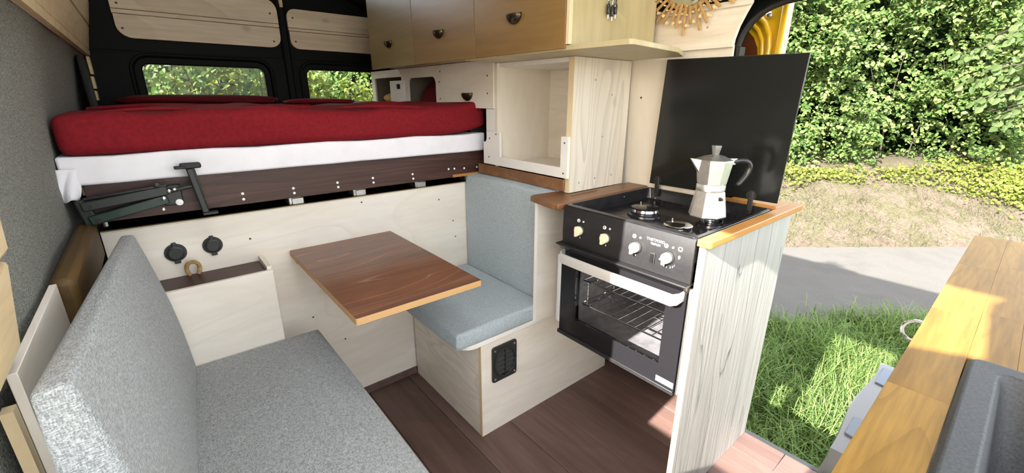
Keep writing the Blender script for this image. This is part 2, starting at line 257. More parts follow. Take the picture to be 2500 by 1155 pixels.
# ------------------------------------------------------------------ mesh builder
class MB:
    def __init__(s): s.v = []; s.f = []
    def add(s, vs, fs):
        o = len(s.v); s.v += [tuple(x) for x in vs]; s.f += [tuple(i+o for i in f) for f in fs]; return s
    def box(s, x0, x1, y0, y1, z0, z1):
        return s.add([(x0, y0, z0), (x1, y0, z0), (x1, y1, z0), (x0, y1, z0), (x0, y0, z1), (x1, y0, z1), (x1, y1, z1), (x0, y1, z1)],
                     [(0, 3, 2, 1), (4, 5, 6, 7), (0, 1, 5, 4), (1, 2, 6, 5), (2, 3, 7, 6), (3, 0, 4, 7)])
    def prism(s, p, ax, a0, a1):
        n = len(p); P = [pt(ax, a, q) for a in (a0, a1) for q in p]
        return s.add(P, [tuple(range(n-1, -1, -1)), tuple(range(n, 2*n))]+[(i, (i+1) % n, (i+1) % n+n, i+n) for i in range(n)])
    def ring(s, po, pi, ax, a0, a1):
        n = len(po); P = [pt(ax, a, q) for a in (a0, a1) for l in (po, pi) for q in l]; F = []
        for i in range(n):
            j = (i+1) % n
            F += [(i, j, n+j, n+i), (2*n+i, 3*n+i, 3*n+j, 2*n+j), (i, 2*n+i, 2*n+j, j), (n+i, n+j, 3*n+j, 3*n+i)]
        return s.add(P, F)
    def hexa(s, b, t):
        return s.add(list(b)+list(t), [(0, 3, 2, 1), (4, 5, 6, 7), (0, 1, 5, 4), (1, 2, 6, 5), (2, 3, 7, 6), (3, 0, 4, 7)])
    def lathe(s, prof, c, d=(0, 0, 1), n=24, ph=0, cap=True):
        d = Vector(d).normalized(); a = d.orthogonal().normalized() if abs(d.z) < .99 else Vector((1, 0, 0)); b = d.cross(a); c = Vector(c); P = []
        for r, h in prof:
            for i in range(n):
                t = ph+2*PI*i/n; P.append(c+d*h+a*(r*math.cos(t))+b*(r*math.sin(t)))
        F = []
        for k in range(len(prof)-1):
            for i in range(n):
                j = (i+1) % n; F.append((k*n+i, k*n+j, (k+1)*n+j, (k+1)*n+i))
        if cap: F += [tuple(range(n-1, -1, -1)), tuple(range((len(prof)-1)*n, len(prof)*n))]
        return s.add(P, F)
    def tube(s, path, r, n=8, closed=False):
        path = [Vector(p) for p in path]; k = len(path); rs = r if isinstance(r, (list, tuple)) else [r]*k; P = []; prev = None
        for i, p in enumerate(path):
            if closed: t = (path[(i+1) % k]-path[i-1])
            else: t = path[min(i+1, k-1)]-path[max(i-1, 0)]
            t.normalize()
            a = (t.orthogonal() if prev is None else prev-t*prev.dot(t)).normalized(); prev = a; b = t.cross(a)
            P += [p+(a*math.cos(2*PI*j/n)+b*math.sin(2*PI*j/n))*rs[i] for j in range(n)]
        F = []
        for i in range(k if closed else k-1):
            i2 = (i+1) % k
            for j in range(n): F.append((i*n+j, i*n+(j+1) % n, i2*n+(j+1) % n, i2*n+j))
        if not closed: F += [tuple(range(n-1, -1, -1)), tuple(range((k-1)*n, k*n))]
        return s.add(P, F)
    def grid(s, fn, nu, nv):
        P = [fn(i/nu, j/nv) for j in range(nv+1) for i in range(nu+1)]
        return s.add(P, [(j*(nu+1)+i, j*(nu+1)+i+1, (j+1)*(nu+1)+i+1, (j+1)*(nu+1)+i) for j in range(nv) for i in range(nu)])
    def build(s, name, mat, parent=None, bevel=0, seg=2, smooth=True, subsurf=0, fix=True):
        me = bpy.data.meshes.new(name)
        P = np.array(s.v, float)
        if parent is None: org = Vector(((P[:, 0].min()+P[:, 0].max())/2, (P[:, 1].min()+P[:, 1].max())/2, P[:, 2].min())); wl = org; loc = org
        else: wl = WL[parent.name]; loc = Vector((0, 0, 0)); org = wl
        me.from_pydata([tuple(p) for p in P-np.array(org)], [], s.f)
        if fix:
            bm = bmesh.new(); bm.from_mesh(me); bmesh.ops.recalc_face_normals(bm, faces=bm.faces); bm.to_mesh(me); bm.free()
        me.materials.append(mat if not isinstance(mat, str) else M[mat])
        o = bpy.data.objects.new(name, me); COL.objects.link(o); o.location = loc; WL[o.name] = wl
        if parent: o.parent = parent
        if smooth:
            me.polygons.foreach_set('use_smooth', [True]*len(me.polygons)); me.set_sharp_from_angle(angle=math.radians(38))
        if bevel:
            b = o.modifiers.new('bevel', 'BEVEL'); b.width = bevel; b.segments = seg; b.limit_method = 'ANGLE'; b.angle_limit = math.radians(40); b.harden_normals = False
        if subsurf:
            ss = o.modifiers.new('subdivision', 'SUBSURF'); ss.levels = ss.render_levels = subsurf
        return o
WL = {}
def pt(ax, a, q): return {'X': (a, q[0], q[1]), 'Y': (q[0], a, q[1]), 'Z': (q[0], q[1], a)}[ax]
def rrect(a0, a1, b0, b1, r, n=5):
    rs = r if isinstance(r, (tuple, list)) else (r,)*4; P = []
    for (cx, cy, t0, rr) in ((a1-rs[0], b1-rs[0], 0, rs[0]), (a0+rs[1], b1-rs[1], 90, rs[1]), (a0+rs[2], b0+rs[2], 180, rs[2]), (a1-rs[3], b0+rs[3], 270, rs[3])):
        for i in range(n+1):
            t = math.radians(t0+90*i/n); P.append((cx+rr*math.cos(t), cy+rr*math.sin(t)))
    return P
def tag(o, label=None, cat=None, group=None, kind=None):
    for k, v in (('label', label), ('category', cat), ('group', group), ('kind', kind)):
        if v: o[k] = v
    return o
def thing(name, loc, label, cat, group=None):
    o = bpy.data.objects.new(name, None); COL.objects.link(o); o.location = loc; o.empty_display_size = .05
    WL[o.name] = Vector(loc); return tag(o, label, cat, group)
def struct(o): o['kind'] = 'structure'; return o
def B(x0, x1, y0, y1, z0, z1): return MB().box(x0, x1, y0, y1, z0, z1)
def cushion(x0, x1, y0, y1, z0, z1, puff=.006, n=8, fn=None, rnd=0):
    """A gridded box whose faces swell a little; the bevel modifier rounds its edges; fn warps a point."""
    m = MB(); idx = {}
    def P(i, j, k):
        u, v, t = i/n*2-1, j/n*2-1, k/n*2-1
        if rnd: u, v, t = math.sin(u*PI/2), math.sin(v*PI/2), math.sin(t*PI/2)
        q = Vector(((x0+x1)/2+(x1-x0)/2*u, (y0+y1)/2+(y1-y0)/2*v, (z0+z1)/2+(z1-z0)/2*t))
        if rnd:
            c = Vector((min(max(q.x, x0+rnd), x1-rnd), min(max(q.y, y0+rnd), y1-rnd), min(max(q.z, z0+rnd), z1-rnd))); dq = q-c
            if dq.length > 1e-7: q = c+dq.normalized()*rnd
        if k in (0, n): q.z += puff*(1-u*u)*(1-v*v)*(1 if k else -.3)
        if i in (0, n): q.x += puff*(1-v*v)*(1-t*t)*(1 if i else -1)
        if j in (0, n): q.y += puff*(1-u*u)*(1-t*t)*(1 if j else -1)
        return fn(q) if fn else q
    def vid(*a):
        if a not in idx: idx[a] = len(m.v); m.v.append(tuple(P(*a)))
        return idx[a]
    for i in range(n):
        for j in range(n):
            for k in (0, n):
                m.f += [(vid(i, j, k), vid(i+1, j, k), vid(i+1, j+1, k), vid(i, j+1, k)), (vid(i, k, j), vid(i+1, k, j), vid(i+1, k, j+1), vid(i, k, j+1)), (vid(k, i, j), vid(k, i+1, j), vid(k, i+1, j+1), vid(k, i, j+1))]
    return m
def screw(parent, p, d, r=.004, mat='chrome'):
    return MB().lathe([(r, 0), (r, .0008), (r*.5, .0016)], p, d, 10).build('screw', mat, parent)

# ------------------------------------------------------------------ the van shell
floor = tag(bpy.data.objects.new('floor', None), kind='structure'); COL.objects.link(floor); floor.location = (.7, .5, 0); WL['floor'] = Vector((.7, .5, 0))
B(-.25, 1.61, -1.0, 2.85, -.06, -.0135).build('subfloor', 'dark', floor)
xs = [-.22, -.03, .16, .35, .54, .73, .92, 1.11, 1.30, 1.49, 1.61]
for i in range(len(xs)-1):
    ends = [-1.0, [-.35, .28, .05, -.2, .33][i % 5], [1.05, 1.45, .95, 1.3, 1.66][i % 5] if i < 5 else 1.66, 1.66]
    for a, b_ in zip(ends, ends[1:]):
        if b_-a > .02: B(xs[i]+.0007, xs[i+1]-.0007, a+.0006, b_-.0006, -.013, 0).build('plank', 'floor', floor, bevel=.0012, seg=1)
B(1.605, 1.625, -.6, .69, -.06, .002).build('edge_trim', 'blackmetal', floor)

ground_o = struct(MB().grid(lambda u, v: (-14+36*u, -14+30*v, -.62), 2, 2).build('ground', 'soil'))
struct(MB().grid(lambda u, v: (-13+14.4*u, -13+11.6*v, -.61), 2, 2).build('added_bounce_gravel', 'gravel'))  # unseen pale ground, added to bounce sunlight into the van
# left side: lining with an inferred window opening, its front edge shaped to cut the sun
win_i = [(.615, .835), (.615, 1.675), (-.17, 1.675), (-.125, 1.62), (-.115, 1.49), (.0, 1.46), (.094, .96), (.12, .835)]
win_o = [(2.86, -.1), (2.86, 1.80), (-.50, 1.80), (-.50, 1.6), (-.50, 1.3), (-.50, 1.0), (-.50, .5), (-.50, -.1)]
wl = struct(MB().ring(win_o, win_i, 'X', -.31, -.25).build('wall_left', 'body'))
fz = [(.30, -.236), (.70, -.230), (.93, -.215), (1.1, -.210), (1.25, -.197), (1.40, -.172), (1.46, -.150), (1.50, -.140)]
def felt(u, v):
    k = v*(len(fz)-1); i = min(int(k), len(fz)-2); t = k-i
    z = fz[i][0]+(fz[i+1][0]-fz[i][0])*t; x = fz[i][1]+(fz[i+1][1]-fz[i][1])*t
    y = .66+2.17*u
    return (x+.004*math.sin(9*y+5*z), y, z)
m = MB().grid(felt, 40, 14)
m.grid(lambda u, v: (-.249, .66+2.17*u, .3+1.2*v), 1, 1)
n0 = len(m.v); F = MB().grid(felt, 40, 14)
lin = struct(F.build('wall_left_lining', 'felt', fix=False))
lin.modifiers.new('thickness', 'SOLIDIFY').thickness = .018
# pine cladding on the upper left
cl = struct(MB().hexa([(-.152, .62, 1.44), (-.136, .62, 1.44), (-.136, 2.80, 1.44), (-.152, 2.80, 1.44)], [(-.148, .62, 1.46), (-.132, .62, 1.46), (-.132, 2.80, 1.46), (-.148, 2.80, 1.46)]).build('trim_1', 'cladding'))
for k in range(4):
    z0 = 1.462+.105*k; xa = -.134+.022*k+.0; xb = xa+.021
    MB().hexa([(xa-.014, .62, z0), (xa, .62, z0), (xa, 2.81+.012*(k % 2), z0), (xa-.014, 2.81+.012*(k % 2), z0)],
              [(xb-.014, .62, z0+.102), (xb, .62, z0+.102), (xb, 2.81+.012*(k % 2), z0+.102), (xb-.014, 2.81+.012*(k % 2), z0+.102)]).build('plank', 'cladding', cl, bevel=.004)
for k, (za, zb, xx) in enumerate([(1.36, 1.435, -.137), (1.30, 1.352, -.140), (1.25, 1.292, -.143)]):
    B(xx-.012, xx, 2.74, 2.80, za, zb).build('plank', 'cladding', cl, bevel=.003)
rec = struct(B(-.165, -.150, 2.50, 2.735, 1.20, 1.425).build('recess_shade_panel', 'dark', bevel=.01))  # dark panel standing in for the shade of a side recess
# cladding boards beside the window, close to the camera
tc = struct(B(-.245, -.236, .64, .82, .92, 1.44).build('trim_3', 'beam'))
for za, zb, x0, x1 in [(1.082, 1.24, -.163, -.152), (1.244, 1.40, -.152, -.146), (.950, 1.072, -.184, -.167)]:
    MB().hexa([(x0-.018, .62, za), (x0, .62, za), (x0-.002, .80, za), (x0-.02, .80, za)], [(x1-.018, .62, zb), (x1, .62, zb), (x1-.002, .80, zb), (x1-.02, .80, zb)]).build('plank', 'cladding', tc, bevel=.006)
# brown rail, ply panel and batten low on the left wall
bm_ = tag(B(-.205, -.165, 1.125, 1.655, .825, .935).build('wooden_rail', 'beam', bevel=.012), 'dark brown wooden rail along the felt wall behind the sofa back', 'rail')
pp = thing('wall_panel', (-.195, .95, .0), 'whitewashed plywood panel standing between felt wall and sofa back', 'panel')
B(-.2005, -.190, .765, 1.12, 0.0, .932).build('board', 'ply_y', pp, bevel=.001)
B(-.213, -.2005, .745, .764, 0.0, .89).build('batten', 'edge', pp)

# rear doors
def rearring(po, pi, y0, y1, name, mat, parent=None, bev=.008): return MB().ring(po, pi, 'Y', y0, y1).build(name, mat, parent, bevel=bev)
wr = tag(bpy.data.objects.new('wall_rear', None), kind='structure'); COL.objects.link(wr); wr.location = (.65, 2.87, 0); WL['wall_rear'] = Vector((.65, 2.87, 0))
wn1 = (.036, .565, 1.10, 1.418); wn2 = (.792, 1.33, 1.10, 1.420)
n5 = 5
DOORS = []
for k, (a0, a1, wx) in enumerate([(-.30, .6775, wn1), (.6785, 1.60, wn2)]):
    d = struct(rearring(rrect(a0, a1, -.05, 1.475, .002), rrect(wx[0]-.035, wx[1]+.03, wx[2]-.04, wx[3]+.035, .07), 2.85, 2.90, 'door_%d' % (k+1), 'body')); DOORS.append(d)
    MB().ring(rrect(wx[0]-.05, wx[1]+.045, wx[2]-.055, wx[3]+.05, .08), rrect(wx[0]-.036, wx[1]+.031, wx[2]-.041, wx[3]+.036, .07), 'Y', 2.838, 2.852).build('pressing', 'body', d, bevel=.005)
    fr = struct(rearring(rrect(wx[0]-.036, wx[1]+.031, wx[2]-.041, wx[3]+.036, .07), rrect(*wx, .028), 2.868, 2.905, 'window_%d' % (k+1), 'body', None, .006))
    B(wx[0]-.01, wx[1]+.01, 2.893, 2.897, wx[2]-.01, wx[3]+.01).build('pane', 'glass', fr)
B(-.30, 1.60, 2.87, 2.90, 1.475, 1.86).build('header', 'body', wr)
B(.672, .712, 2.835, 2.87, .9, 1.86).build('door_pillar', 'body', wr, bevel=.01)
def reardeck(x0, x1, zs, r):
    # a whitewashed infill of tongue and groove boards with rounded outer corners
    for k, (za, zb) in enumerate(zip(zs, zs[1:])):
        lo, hi = (r if k == 0 else .002), (r if k == len(zs)-2 else .002)
        MB().prism(rrect(x0+(.003 if k == 0 else 0), x1, za+.001, zb-.001, (hi, hi, lo, lo)), 'Y', 2.845, 2.866).build('plank', 'cladding_w', wr, bevel=.003)
reardeck(-.026, .672, [1.528, 1.632, 1.652, 1.772], .055)
reardeck(.718, 1.50, [1.528, 1.622, 1.638, 1.738], .045)
for x, z in [(.0, 1.57), (0, 1.675), (.635, 1.56), (.635, 1.7), (.748, 1.568), (.748, 1.69)]: screw(wr, (x, 2.845, z), (0, -1, 0), .005, 'beam')
MB().box(.685, .70, 2.82, 2.845, 1.735, 1.80).build('latch', 'cladding', wr)

# right wall with the sliding-door opening
arc = [(.30, 1.556), (.50, 1.553), (.581, 1.546), (.618, 1.536), (.647, 1.522), (.675, 1.500), (.695, 1.469), (.705, 1.434), (.706, 1.400)]
poly = [(2.86, .90), (2.86, 1.62), (-.45, 1.62), (-.45, 1.56)]+arc+[(.706, .90)]
wright = struct(MB().prism(poly, 'X', 1.53, 1.575).build('wall_right', 'body', bevel=.008))
B(1.60, 1.65, .70, 2.86, -.10, .8995).build('lower_skin', 'body', wright)
seal = [(1.534, .706, .90), (1.534, .706, 1.2)]+[(1.534, a, b_) for a, b_ in reversed(arc)]+[(1.534, -.44, 1.558)]
MB().tube(seal, .011, 8).build('door_seal', 'rubber', wright)
lw = struct(MB().hexa([(1.517, .690, .90), (1.527, .690, .90), (1.527, 1.66, .90), (1.517, 1.66, .90)], [(1.473, .690, 1.43), (1.483, .690, 1.43), (1.483, 1.66, 1.43), (1.473, 1.66, 1.43)]).build('wall_right_lining', 'ply_z', bevel=.001))
screw(lw, (1.4855, 1.02, 1.27), (-1, 0, 0), .004, 'beam')
tl = struct(MB().prism([(1.62, 1.422), (1.62, 1.545), (.645, 1.545), (.660, 1.515), (.675, 1.48), (.684, 1.445), (.686, 1.422)], 'X', 1.458, 1.471).build('trim_4', 'cladding_y', bevel=.002))
MB().prism([(1.62, 1.535), (1.62, 1.552), (.637, 1.552), (.645, 1.535)], 'X', 1.448, 1.4578).build('ledge', 'cladding_y', tl, bevel=.002)
for y, z in [(1.07, 1.49), (.775, 1.487)]: screw(tl, (1.4575, y, z), (-1, 0, 0), .0035, 'alu_dark')
struct(B(1.462, 1.4705, .45, 1.62, 1.553, 1.622).build('trim_5', 'carpet'))
struct(B(1.490, 1.5275, .675, .689, .92, 1.425).build('trim_6', 'rubber', bevel=.002))
# roof: unseen, its slope, short front and white chosen for the light
rp = [(-.31, 1.78), (-.18, 2.06), (.25, 2.13), (.65, 2.03), (1.02, 1.885), (1.575, 1.62)]
ri = [(1.52, 1.615), (1.0, 1.855), (.64, 1.995), (.25, 2.095), (-.16, 2.03), (-.27, 1.78)]
ce = tag(bpy.data.objects.new('ceiling', None), kind='structure'); COL.objects.link(ce); ce.location = (.6, 1, 1.8); WL['ceiling'] = Vector((.6, 1, 1.8))
MB().prism(rp+ri, 'Y', -.34, .30).build('panel', 'white', ce)
MB().prism(rp+ri, 'Y', 1.05, 2.0).build('panel', 'white', ce)
MB().prism(rp+ri, 'Y', 2.0, 2.9).build('panel', 'body', ce)
MB().prism([rp[0], rp[1], (.10, 2.1022), (.10, 2.06), (-.16, 2.03), (-.27, 1.78)], 'Y', .30, 1.05).build('panel', 'white', ce)
MB().prism([(.64, 2.0335), rp[3], rp[4], rp[5], ri[0], ri[1], ri[2]], 'Y', .30, 1.05).build('panel', 'white', ce)
hatch = struct(MB().hexa([(.08, .28, 2.115), (.66, .28, 2.075), (.66, 1.07, 2.075), (.08, 1.07, 2.115)], [(.10, .30, 2.135), (.64, .30, 2.09), (.64, 1.05, 2.09), (.10, 1.05, 2.135)]).build('window_3', 'opal'))  # translucent hatch, unseen, added to bring more daylight inside

# opened sliding door behind the opening
dr = thing('sliding_door', (1.66, 1.1, -.1), 'opened yellow van sliding door seen through the opening behind the black lid', 'van door')
MB().ring(rrect(.608, 1.95, -.25, 1.590, .02), rrect(.735, 1.88, .75, 1.50, .12), 'X', 1.645, 1.675).build('door_frame', 'yellow', dr, bevel=.006)
B(1.668, 1.674, .70, 1.90, .73, 1.55).build('inner_skin', 'yellow', dr)
MB().ring(rrect(.640, 1.89, .72, 1.562, .13), rrect(.656, 1.87, .75, 1.545, .12), 'X', 1.628, 1.6455).build('pressed_rib', 'yellow', dr, bevel=.008)
MB().ring(rrect(.662, 1.86, .80, 1.538, .12), rrect(.675, 1.83, .83, 1.524, .11), 'X', 1.632, 1.650).build('inner_rib', 'yellow', dr, bevel=.007)
MB().prism(rrect(.682, 1.82, .82, 1.515, .12), 'X', 1.641, 1.6545).build('window', 'rust', dr)
B(1.622, 1.6445, .606, .626, -.2, 1.59).build('edge_flange', 'yellow', dr, bevel=.006)
MB().lathe([(.010, 0), (.010, .004), (.004, .008)], (1.644, .668, 1.530), (-1, 0, 0), 14).build('bolt', 'steel', dr)

# ------------------------------------------------------------------ bed
bf = thing('bed_front_panel', (.5, 1.675, 0), 'whitewashed plywood panel closing the space under the bed', 'panel')
B(-.165, 1.20, 1.667, 1.685, .028, .89).build('board', 'ply_x', bf, bevel=.001)
B(-.165, 1.20, 1.6675, 1.685, .8905, .893).build('top_edge', 'edge', bf)
B(.25, .778, 1.655, 1.667, .0, .032).build('skirting', 'floor', bf, bevel=.002)
for x, z in [(.20, .80), (.36, .44), (.60, .87), (.63, .42), (.47, .30), (1.02, .72), (1.03, .64), (.95, .83)]: screw(bf, (x, 1.667, z), (0, -1, 0), .0035, 'beam')
for x, z, r, lab in [(-.008, .797, .029, 'round black capped socket on the panel, nearer the sofa back'), (.091, .801, .028, 'round black capped socket on the panel, nearer the table')]:
    t = thing('power_socket', (x, 1.666, z), lab, 'socket', 'capped sockets on the panel')
    MB().lathe([(r, 0), (r, .004), (r*.94, .006)], (x, 1.6668, z), (0, -1, 0), 28).build('bezel', 'socket', t)
    MB().lathe([(r*.82, 0), (r*.80, .007), (r*.6, .010), (r*.58, .0095), (.001, .0095)], (x, 1.661, z), (0, -1, 0), 28, cap=False).build('cap', 'socket', t)
    MB().box(x-.008, x+.008, 1.656, 1.666, z-r-.006, z-r*.7).build('tab', 'socket', t, bevel=.002)
    MB().box(x-.006, x+.006, 1.656, 1.666, z+r*.7, z+r+.005).build('hinge', 'socket', t, bevel=.002)

bed = thing('bed', (.5, 2.2, .9), 'raised platform bed across the van with dark brown front board', 'bed')
fb = B(-.168, 1.193, 1.64, 1.660, .928, 1.037).build('front_board', 'oak_dark', bed, bevel=.0015)
for x, z in [(.094, .962), (.092, .947), (.2, .964), (.2, .945), (.355, .962), (.356, .945), (.508, .964), (.509, .947), (.645, .966), (.646, .948), (.816, .963), (.818, .944), (.991, .967), (1.021, .966), (1.073, .963), (1.143, .962)]: screw(fb, (x, 1.6398, z), (0, -1, 0), .0045, 'print')
B(1.01, 1.15, 1.636, 1.640, .928, .940).build('batten', 'amber', fb)
B(-.175, 1.19, 1.665, 2.80, 1.005, 1.035).build('platform', 'edge', bed)
for x in (.365, .60, .87, 1.13):
    h = MB().box(x-.022, x+.022, 1.687, 1.74, .893, .935).box(x-.012, x+.03, 1.684, 1.70, .893, .918).build('slat_holder', 'alu_dark', bed, bevel=.003)
    B(x-.028, x+.028, 1.69, 2.79, .935, .952).build('slat', 'blackmetal', bed)
ms = thing('foam_pad', (.5, 2.2, 1.037), 'white cotton covered mattress base between red mattress and brown board', 'mattress')
m = cushion(-.204, 1.182, 1.622, 2.80, 1.0375, 1.115, .003, 12, lambda q: Vector((q.x if q.y < 1.7 else min(q.x, 1.13), q.y+.004*math.sin(q.x*23)*(q.y < 1.7), q.z+(.003*math.sin(q.x*17) if q.z > 1.1 else 0)))); m.build('cover', 'sheet', ms, bevel=.012, seg=3)
def drape(u, v):
    x = -.208+.044*u-.012*v; return (x+.003*math.sin(v*5+u*4), 1.617-.010*math.sin(u*9+v*3)*v-.006*v, 1.085-(.088-.010*u)*v+.003*math.sin(u*14)*v)
d_ = MB().grid(drape, 14, 10).build('hanging_corner', 'sheet', ms, fix=False); d_.modifiers.new('thickness', 'SOLIDIFY').thickness = .003
mt = thing('mattress', (.5, 2.2, 1.115), 'mattress in a dark red fitted sheet on top of the bed', 'mattress')
def wr_(q):
    if q.y > 1.70 and q.x > 1.12: q.x = 1.12+(q.x-1.12)*.05
    top = max(0, min(1, (q.z-1.14)/.08)); e = max(0, (q.x-.8)/.38)
    q.z += top*(.004*math.sin(14*q.x+6*q.y)+.003*math.sin(31*q.x-9*q.y)+.006*math.sin(q.x*7)-.004+.012*e)
    if q.y < 1.70: q.y += .006*math.sin(q.x*5+1)-.004*math.sin(q.x*11+q.z*30)-top*e*.004*math.sin(q.x*95+q.z*40)
    if q.z < 1.17: q.z += .034*max(0, (q.x-.95)/.24)**2*max(0, 1-(q.z-1.115)/.055)*(1 if q.y < 1.7 else .4)
    return q
cushion(-.192, 1.190, 1.618, 2.795, 1.1155, 1.232, .006, 40, wr_, rnd=.026).build('cover', 'red', mt)
for (x0, x1, y0, amp) in [(.55, 1.13, 1.70, .007), (-.1, .45, 1.68, .006), (.2, .8, 1.85, .008), (.75, 1.12, 2.0, .014), (-.15, .6, 2.15, .011)]:
    pth = [(x0+(x1-x0)*t, y0+.05*math.sin(3*t+x0*5), 1.228+.006*math.sin(7*t)+.01*max(0, (x0+(x1-x0)*t-.75)/.4)) for t in np.linspace(0, 1, 12)]
    MB().tube(pth, [amp*(.3+.9*math.sin(PI*t)) for t in np.linspace(0.04, .96, 12)], 8).build('crease', 'red', mt)
def blob(c, a, e=1, n=20):
    m = MB()
    prof = [(math.sin(t), math.cos(t)) for t in np.linspace(.02, PI-.02, n//2+1)]
    for r, h in prof:
        for i in range(n):
            t = 2*PI*i/n; cx_, sy_ = math.cos(t), math.sin(t)
            px_ = math.copysign(abs(cx_)**e, cx_)*r**e; py_ = math.copysign(abs(sy_)**e, sy_)*r**e
            k = 1+.05*math.sin(3*t+h*4)
            m.v.append((c[0]+a[0]*px_*k, c[1]+a[1]*py_*k, c[2]+a[2]*h))
    k = len(prof)
    for j in range(k-1):
        for i in range(n): m.f.append((j*n+i, (j+1)*n+i, (j+1)*n+(i+1) % n, j*n+(i+1) % n))
    m.f += [tuple(range(n)), tuple(range((k-1)*n, k*n))]
    return m
tag(blob((.235, 2.63, 1.252), (.33, .15, .026), .55).build('pillow', 'red_dark', None, subsurf=1), 'flat dark red pillow lying below the left rear window', 'pillow')
tag(blob((1.262, 2.095, 1.242), (.10, .168, .118), .8).build('pillow', 'red_dark', None, subsurf=1), 'dark red pillow bunched inside the rounded cabinet opening', 'pillow')
tag(blob((.80, 2.70, 1.243), (.20, .08, .018), .7).build('blanket', 'red', None, subsurf=1), 'crumpled dark red blanket below the right rear window', 'blanket')

# folding table swivel arm at the left end of the bed front
ar = thing('swivel_arm', (-.05, 1.6, .95), 'black steel folding table arm bolted to the left end of the brown board', 'bracket')
def bar(a, b_, h, t, mat, name, y): 
    a = Vector((a[0], 0, a[1])); b_ = Vector((b_[0], 0, b_[1])); d = (b_-a).normalized(); nrm = Vector((-d.z, 0, d.x))*h/2
    return MB().prism([((a+nrm).x, (a+nrm).z), ((b_+nrm).x, (b_+nrm).z), ((b_-nrm).x, (b_-nrm).z), ((a-nrm).x, (a-nrm).z)], 'Y', y, y+t).build(name, mat, ar, bevel=.003)
bar((-.178, .985), (.010, 1.008), .026, .022, 'blackmetal', 'upper_link', 1.588)
bar((-.170, .945), (.006, .982), .026, .022, 'greenmetal', 'lower_link', 1.590)
bar((-.172, 1.004), (.012, 1.022), .006, .02, 'blackmetal', 'top_flange', 1.592)
B(-.005, .042, 1.61, 1.638, .958, 1.018).build('mount_plate', 'blackmetal', ar, bevel=.004)
MB().prism([(-.192, 1.002), (-.168, 1.002), (-.152, .945), (-.160, .928), (-.182, .932)], 'Y', 1.600, 1.625).build('pivot_plate', 'blackmetal', ar, bevel=.004)
MB().prism([(.063, 1.066), (.080, 1.066), (.098, .928), (.081, .928)], 'Y', 1.585, 1.605).build('clamp_bar', 'blackmetal', ar, bevel=.003)
MB().prism([(.080, 1.062), (.086, 1.062), (.100, .932), (.096, .932)], 'Y', 1.606, 1.638).build('clamp_web', 'blackmetal', ar, bevel=.002)
MB().prism(rrect(.050, .102, 1.066, 1.082, .006), 'Y', 1.58, 1.606).build('clamp_pad', 'rubber', ar, bevel=.003)
MB().prism(rrect(.036, .064, 1.067, 1.075, .003), 'Y', 1.576, 1.60).build('clamp_lip', 'rubber', ar, bevel=.002)
B(.081, .120, 1.585, 1.61, .921, .928).build('clamp_foot', 'blackmetal', ar, bevel=.001)
MB().tube([(.012, 1.60, 1.003), (.070, 1.60, 1.012)], .006, 10).build('spindle', 'blackmetal', ar)
for (x, z, r, mt_) in [(.031, .966, .0095, 'print'), (.012, 1.006, .0055, 'chrome'), (.026, 1.010, .005, 'chrome'), (-.004, .986, .006, 'chrome'), (-.010, .955, .005, 'chrome'), (-.012, 1.026, .007, 'blackmetal')]:
    MB().lathe([(r, 0), (r, .002), (r*.5, .004)], (x, 1.586 if r < .009 else 1.610, z), (0, -1, 0), 14).build('bolt', mt_, ar)
for (x, z) in [(-.162, .985), (-.152, .944)]: MB().lathe([(.006, 0), (.006, .003)], (x, 1.5895, z), (0, -1, 0), 14).build('pivot_hole', 'dark', ar)
MB().lathe([(.006, 0), (.006, .012)], (-.142, 1.60, .925), (0, 0, 1), 10).build('foot', 'chrome', ar)

# ------------------------------------------------------------------ seats and table
sf = thing('sofa', (.05, 1.0, 0), 'grey upholstered bench sofa along the felt wall, facing the table', 'sofa')
B(-.18, .30, -.2, 1.495, 0, .375).build('base', 'ply_y', sf)
cushion(-.11, .338, .30, 1.512, .378, .470, .008, 8, lambda q: Vector((q.x+(.0), q.y, q.z))).build('seat_cushion', 'fabric_sofa', sf, bevel=.016, seg=4)
# wedge back cushion, a little out of line with the wall
bk = MB(); nb = 10
def backp(y, side, z):
    t = (y-.66)/(1.495-.66); z0, z1 = .472, .945-.028*t
    h = (z-z0)/(z1-z0)
    if side: x = -.090+.064*t+(-.045*1.0-.010*t)*h+.012*math.sin(PI*h)
    else: x = -.182+.066*t+(.010+.0*t)*h
    return x, z0+(z1-z0)*h
sec = []
for j in range(nb+1):
    y = .66+(1.495-.66)*j/nb; t = j/nb; z0, z1 = .472, .948-.030*t
    for k in range(nb+1): h = k/nb; sec.append((-.088+.062*t-(.040+.018*t)*h+.010*math.sin(PI*h)+.0, y, z0+(z1-z0)*h))
    for k in range(nb, -1, -1): h = k/nb; sec.append((-.165+.052*t-(.002-.0*t)*h*0-.004*math.sin(PI*h), y, z0+(z1-z0)*h))
nn = 2*(nb+1); bk.v = sec
for j in range(nb):
    for i in range(nn): bk.f.append((j*nn+i, j*nn+(i+1) % nn, (j+1)*nn+(i+1) % nn, (j+1)*nn+i))
for j in (0, nb):
    o = j*nn
    for k in range(nb): bk.f.append((o+k, o+k+1, o+nn-2-k, o+nn-1-k))
bk.build('back_cushion', 'fabric_sofa', sf, bevel=.009, seg=3)

sb = thing('wall_box', (.03, 1.58, .3), 'small whitewashed box with a dark lid behind the far end of the sofa', 'box')
B(-.160, .228, 1.515, 1.530, .30, .724).build('front', 'ply_x', sb, bevel=.0015)
B(.214, .228, 1.530, 1.666, .30, .735).build('side', 'ply_y', sb, bevel=.001)
B(-.160, .213, 1.530, 1.6655, .700, .716).build('lid', 'oak_dark', sb, bevel=.001)
MB().tube([(.026+.017*math.cos(t), 1.640+.004*math.cos(2*t), .742+.024*math.sin(t)) for t in np.linspace(-1.0, PI+1.0, 16)], .0062, 8).build('rope_loop', 'rope', sb)

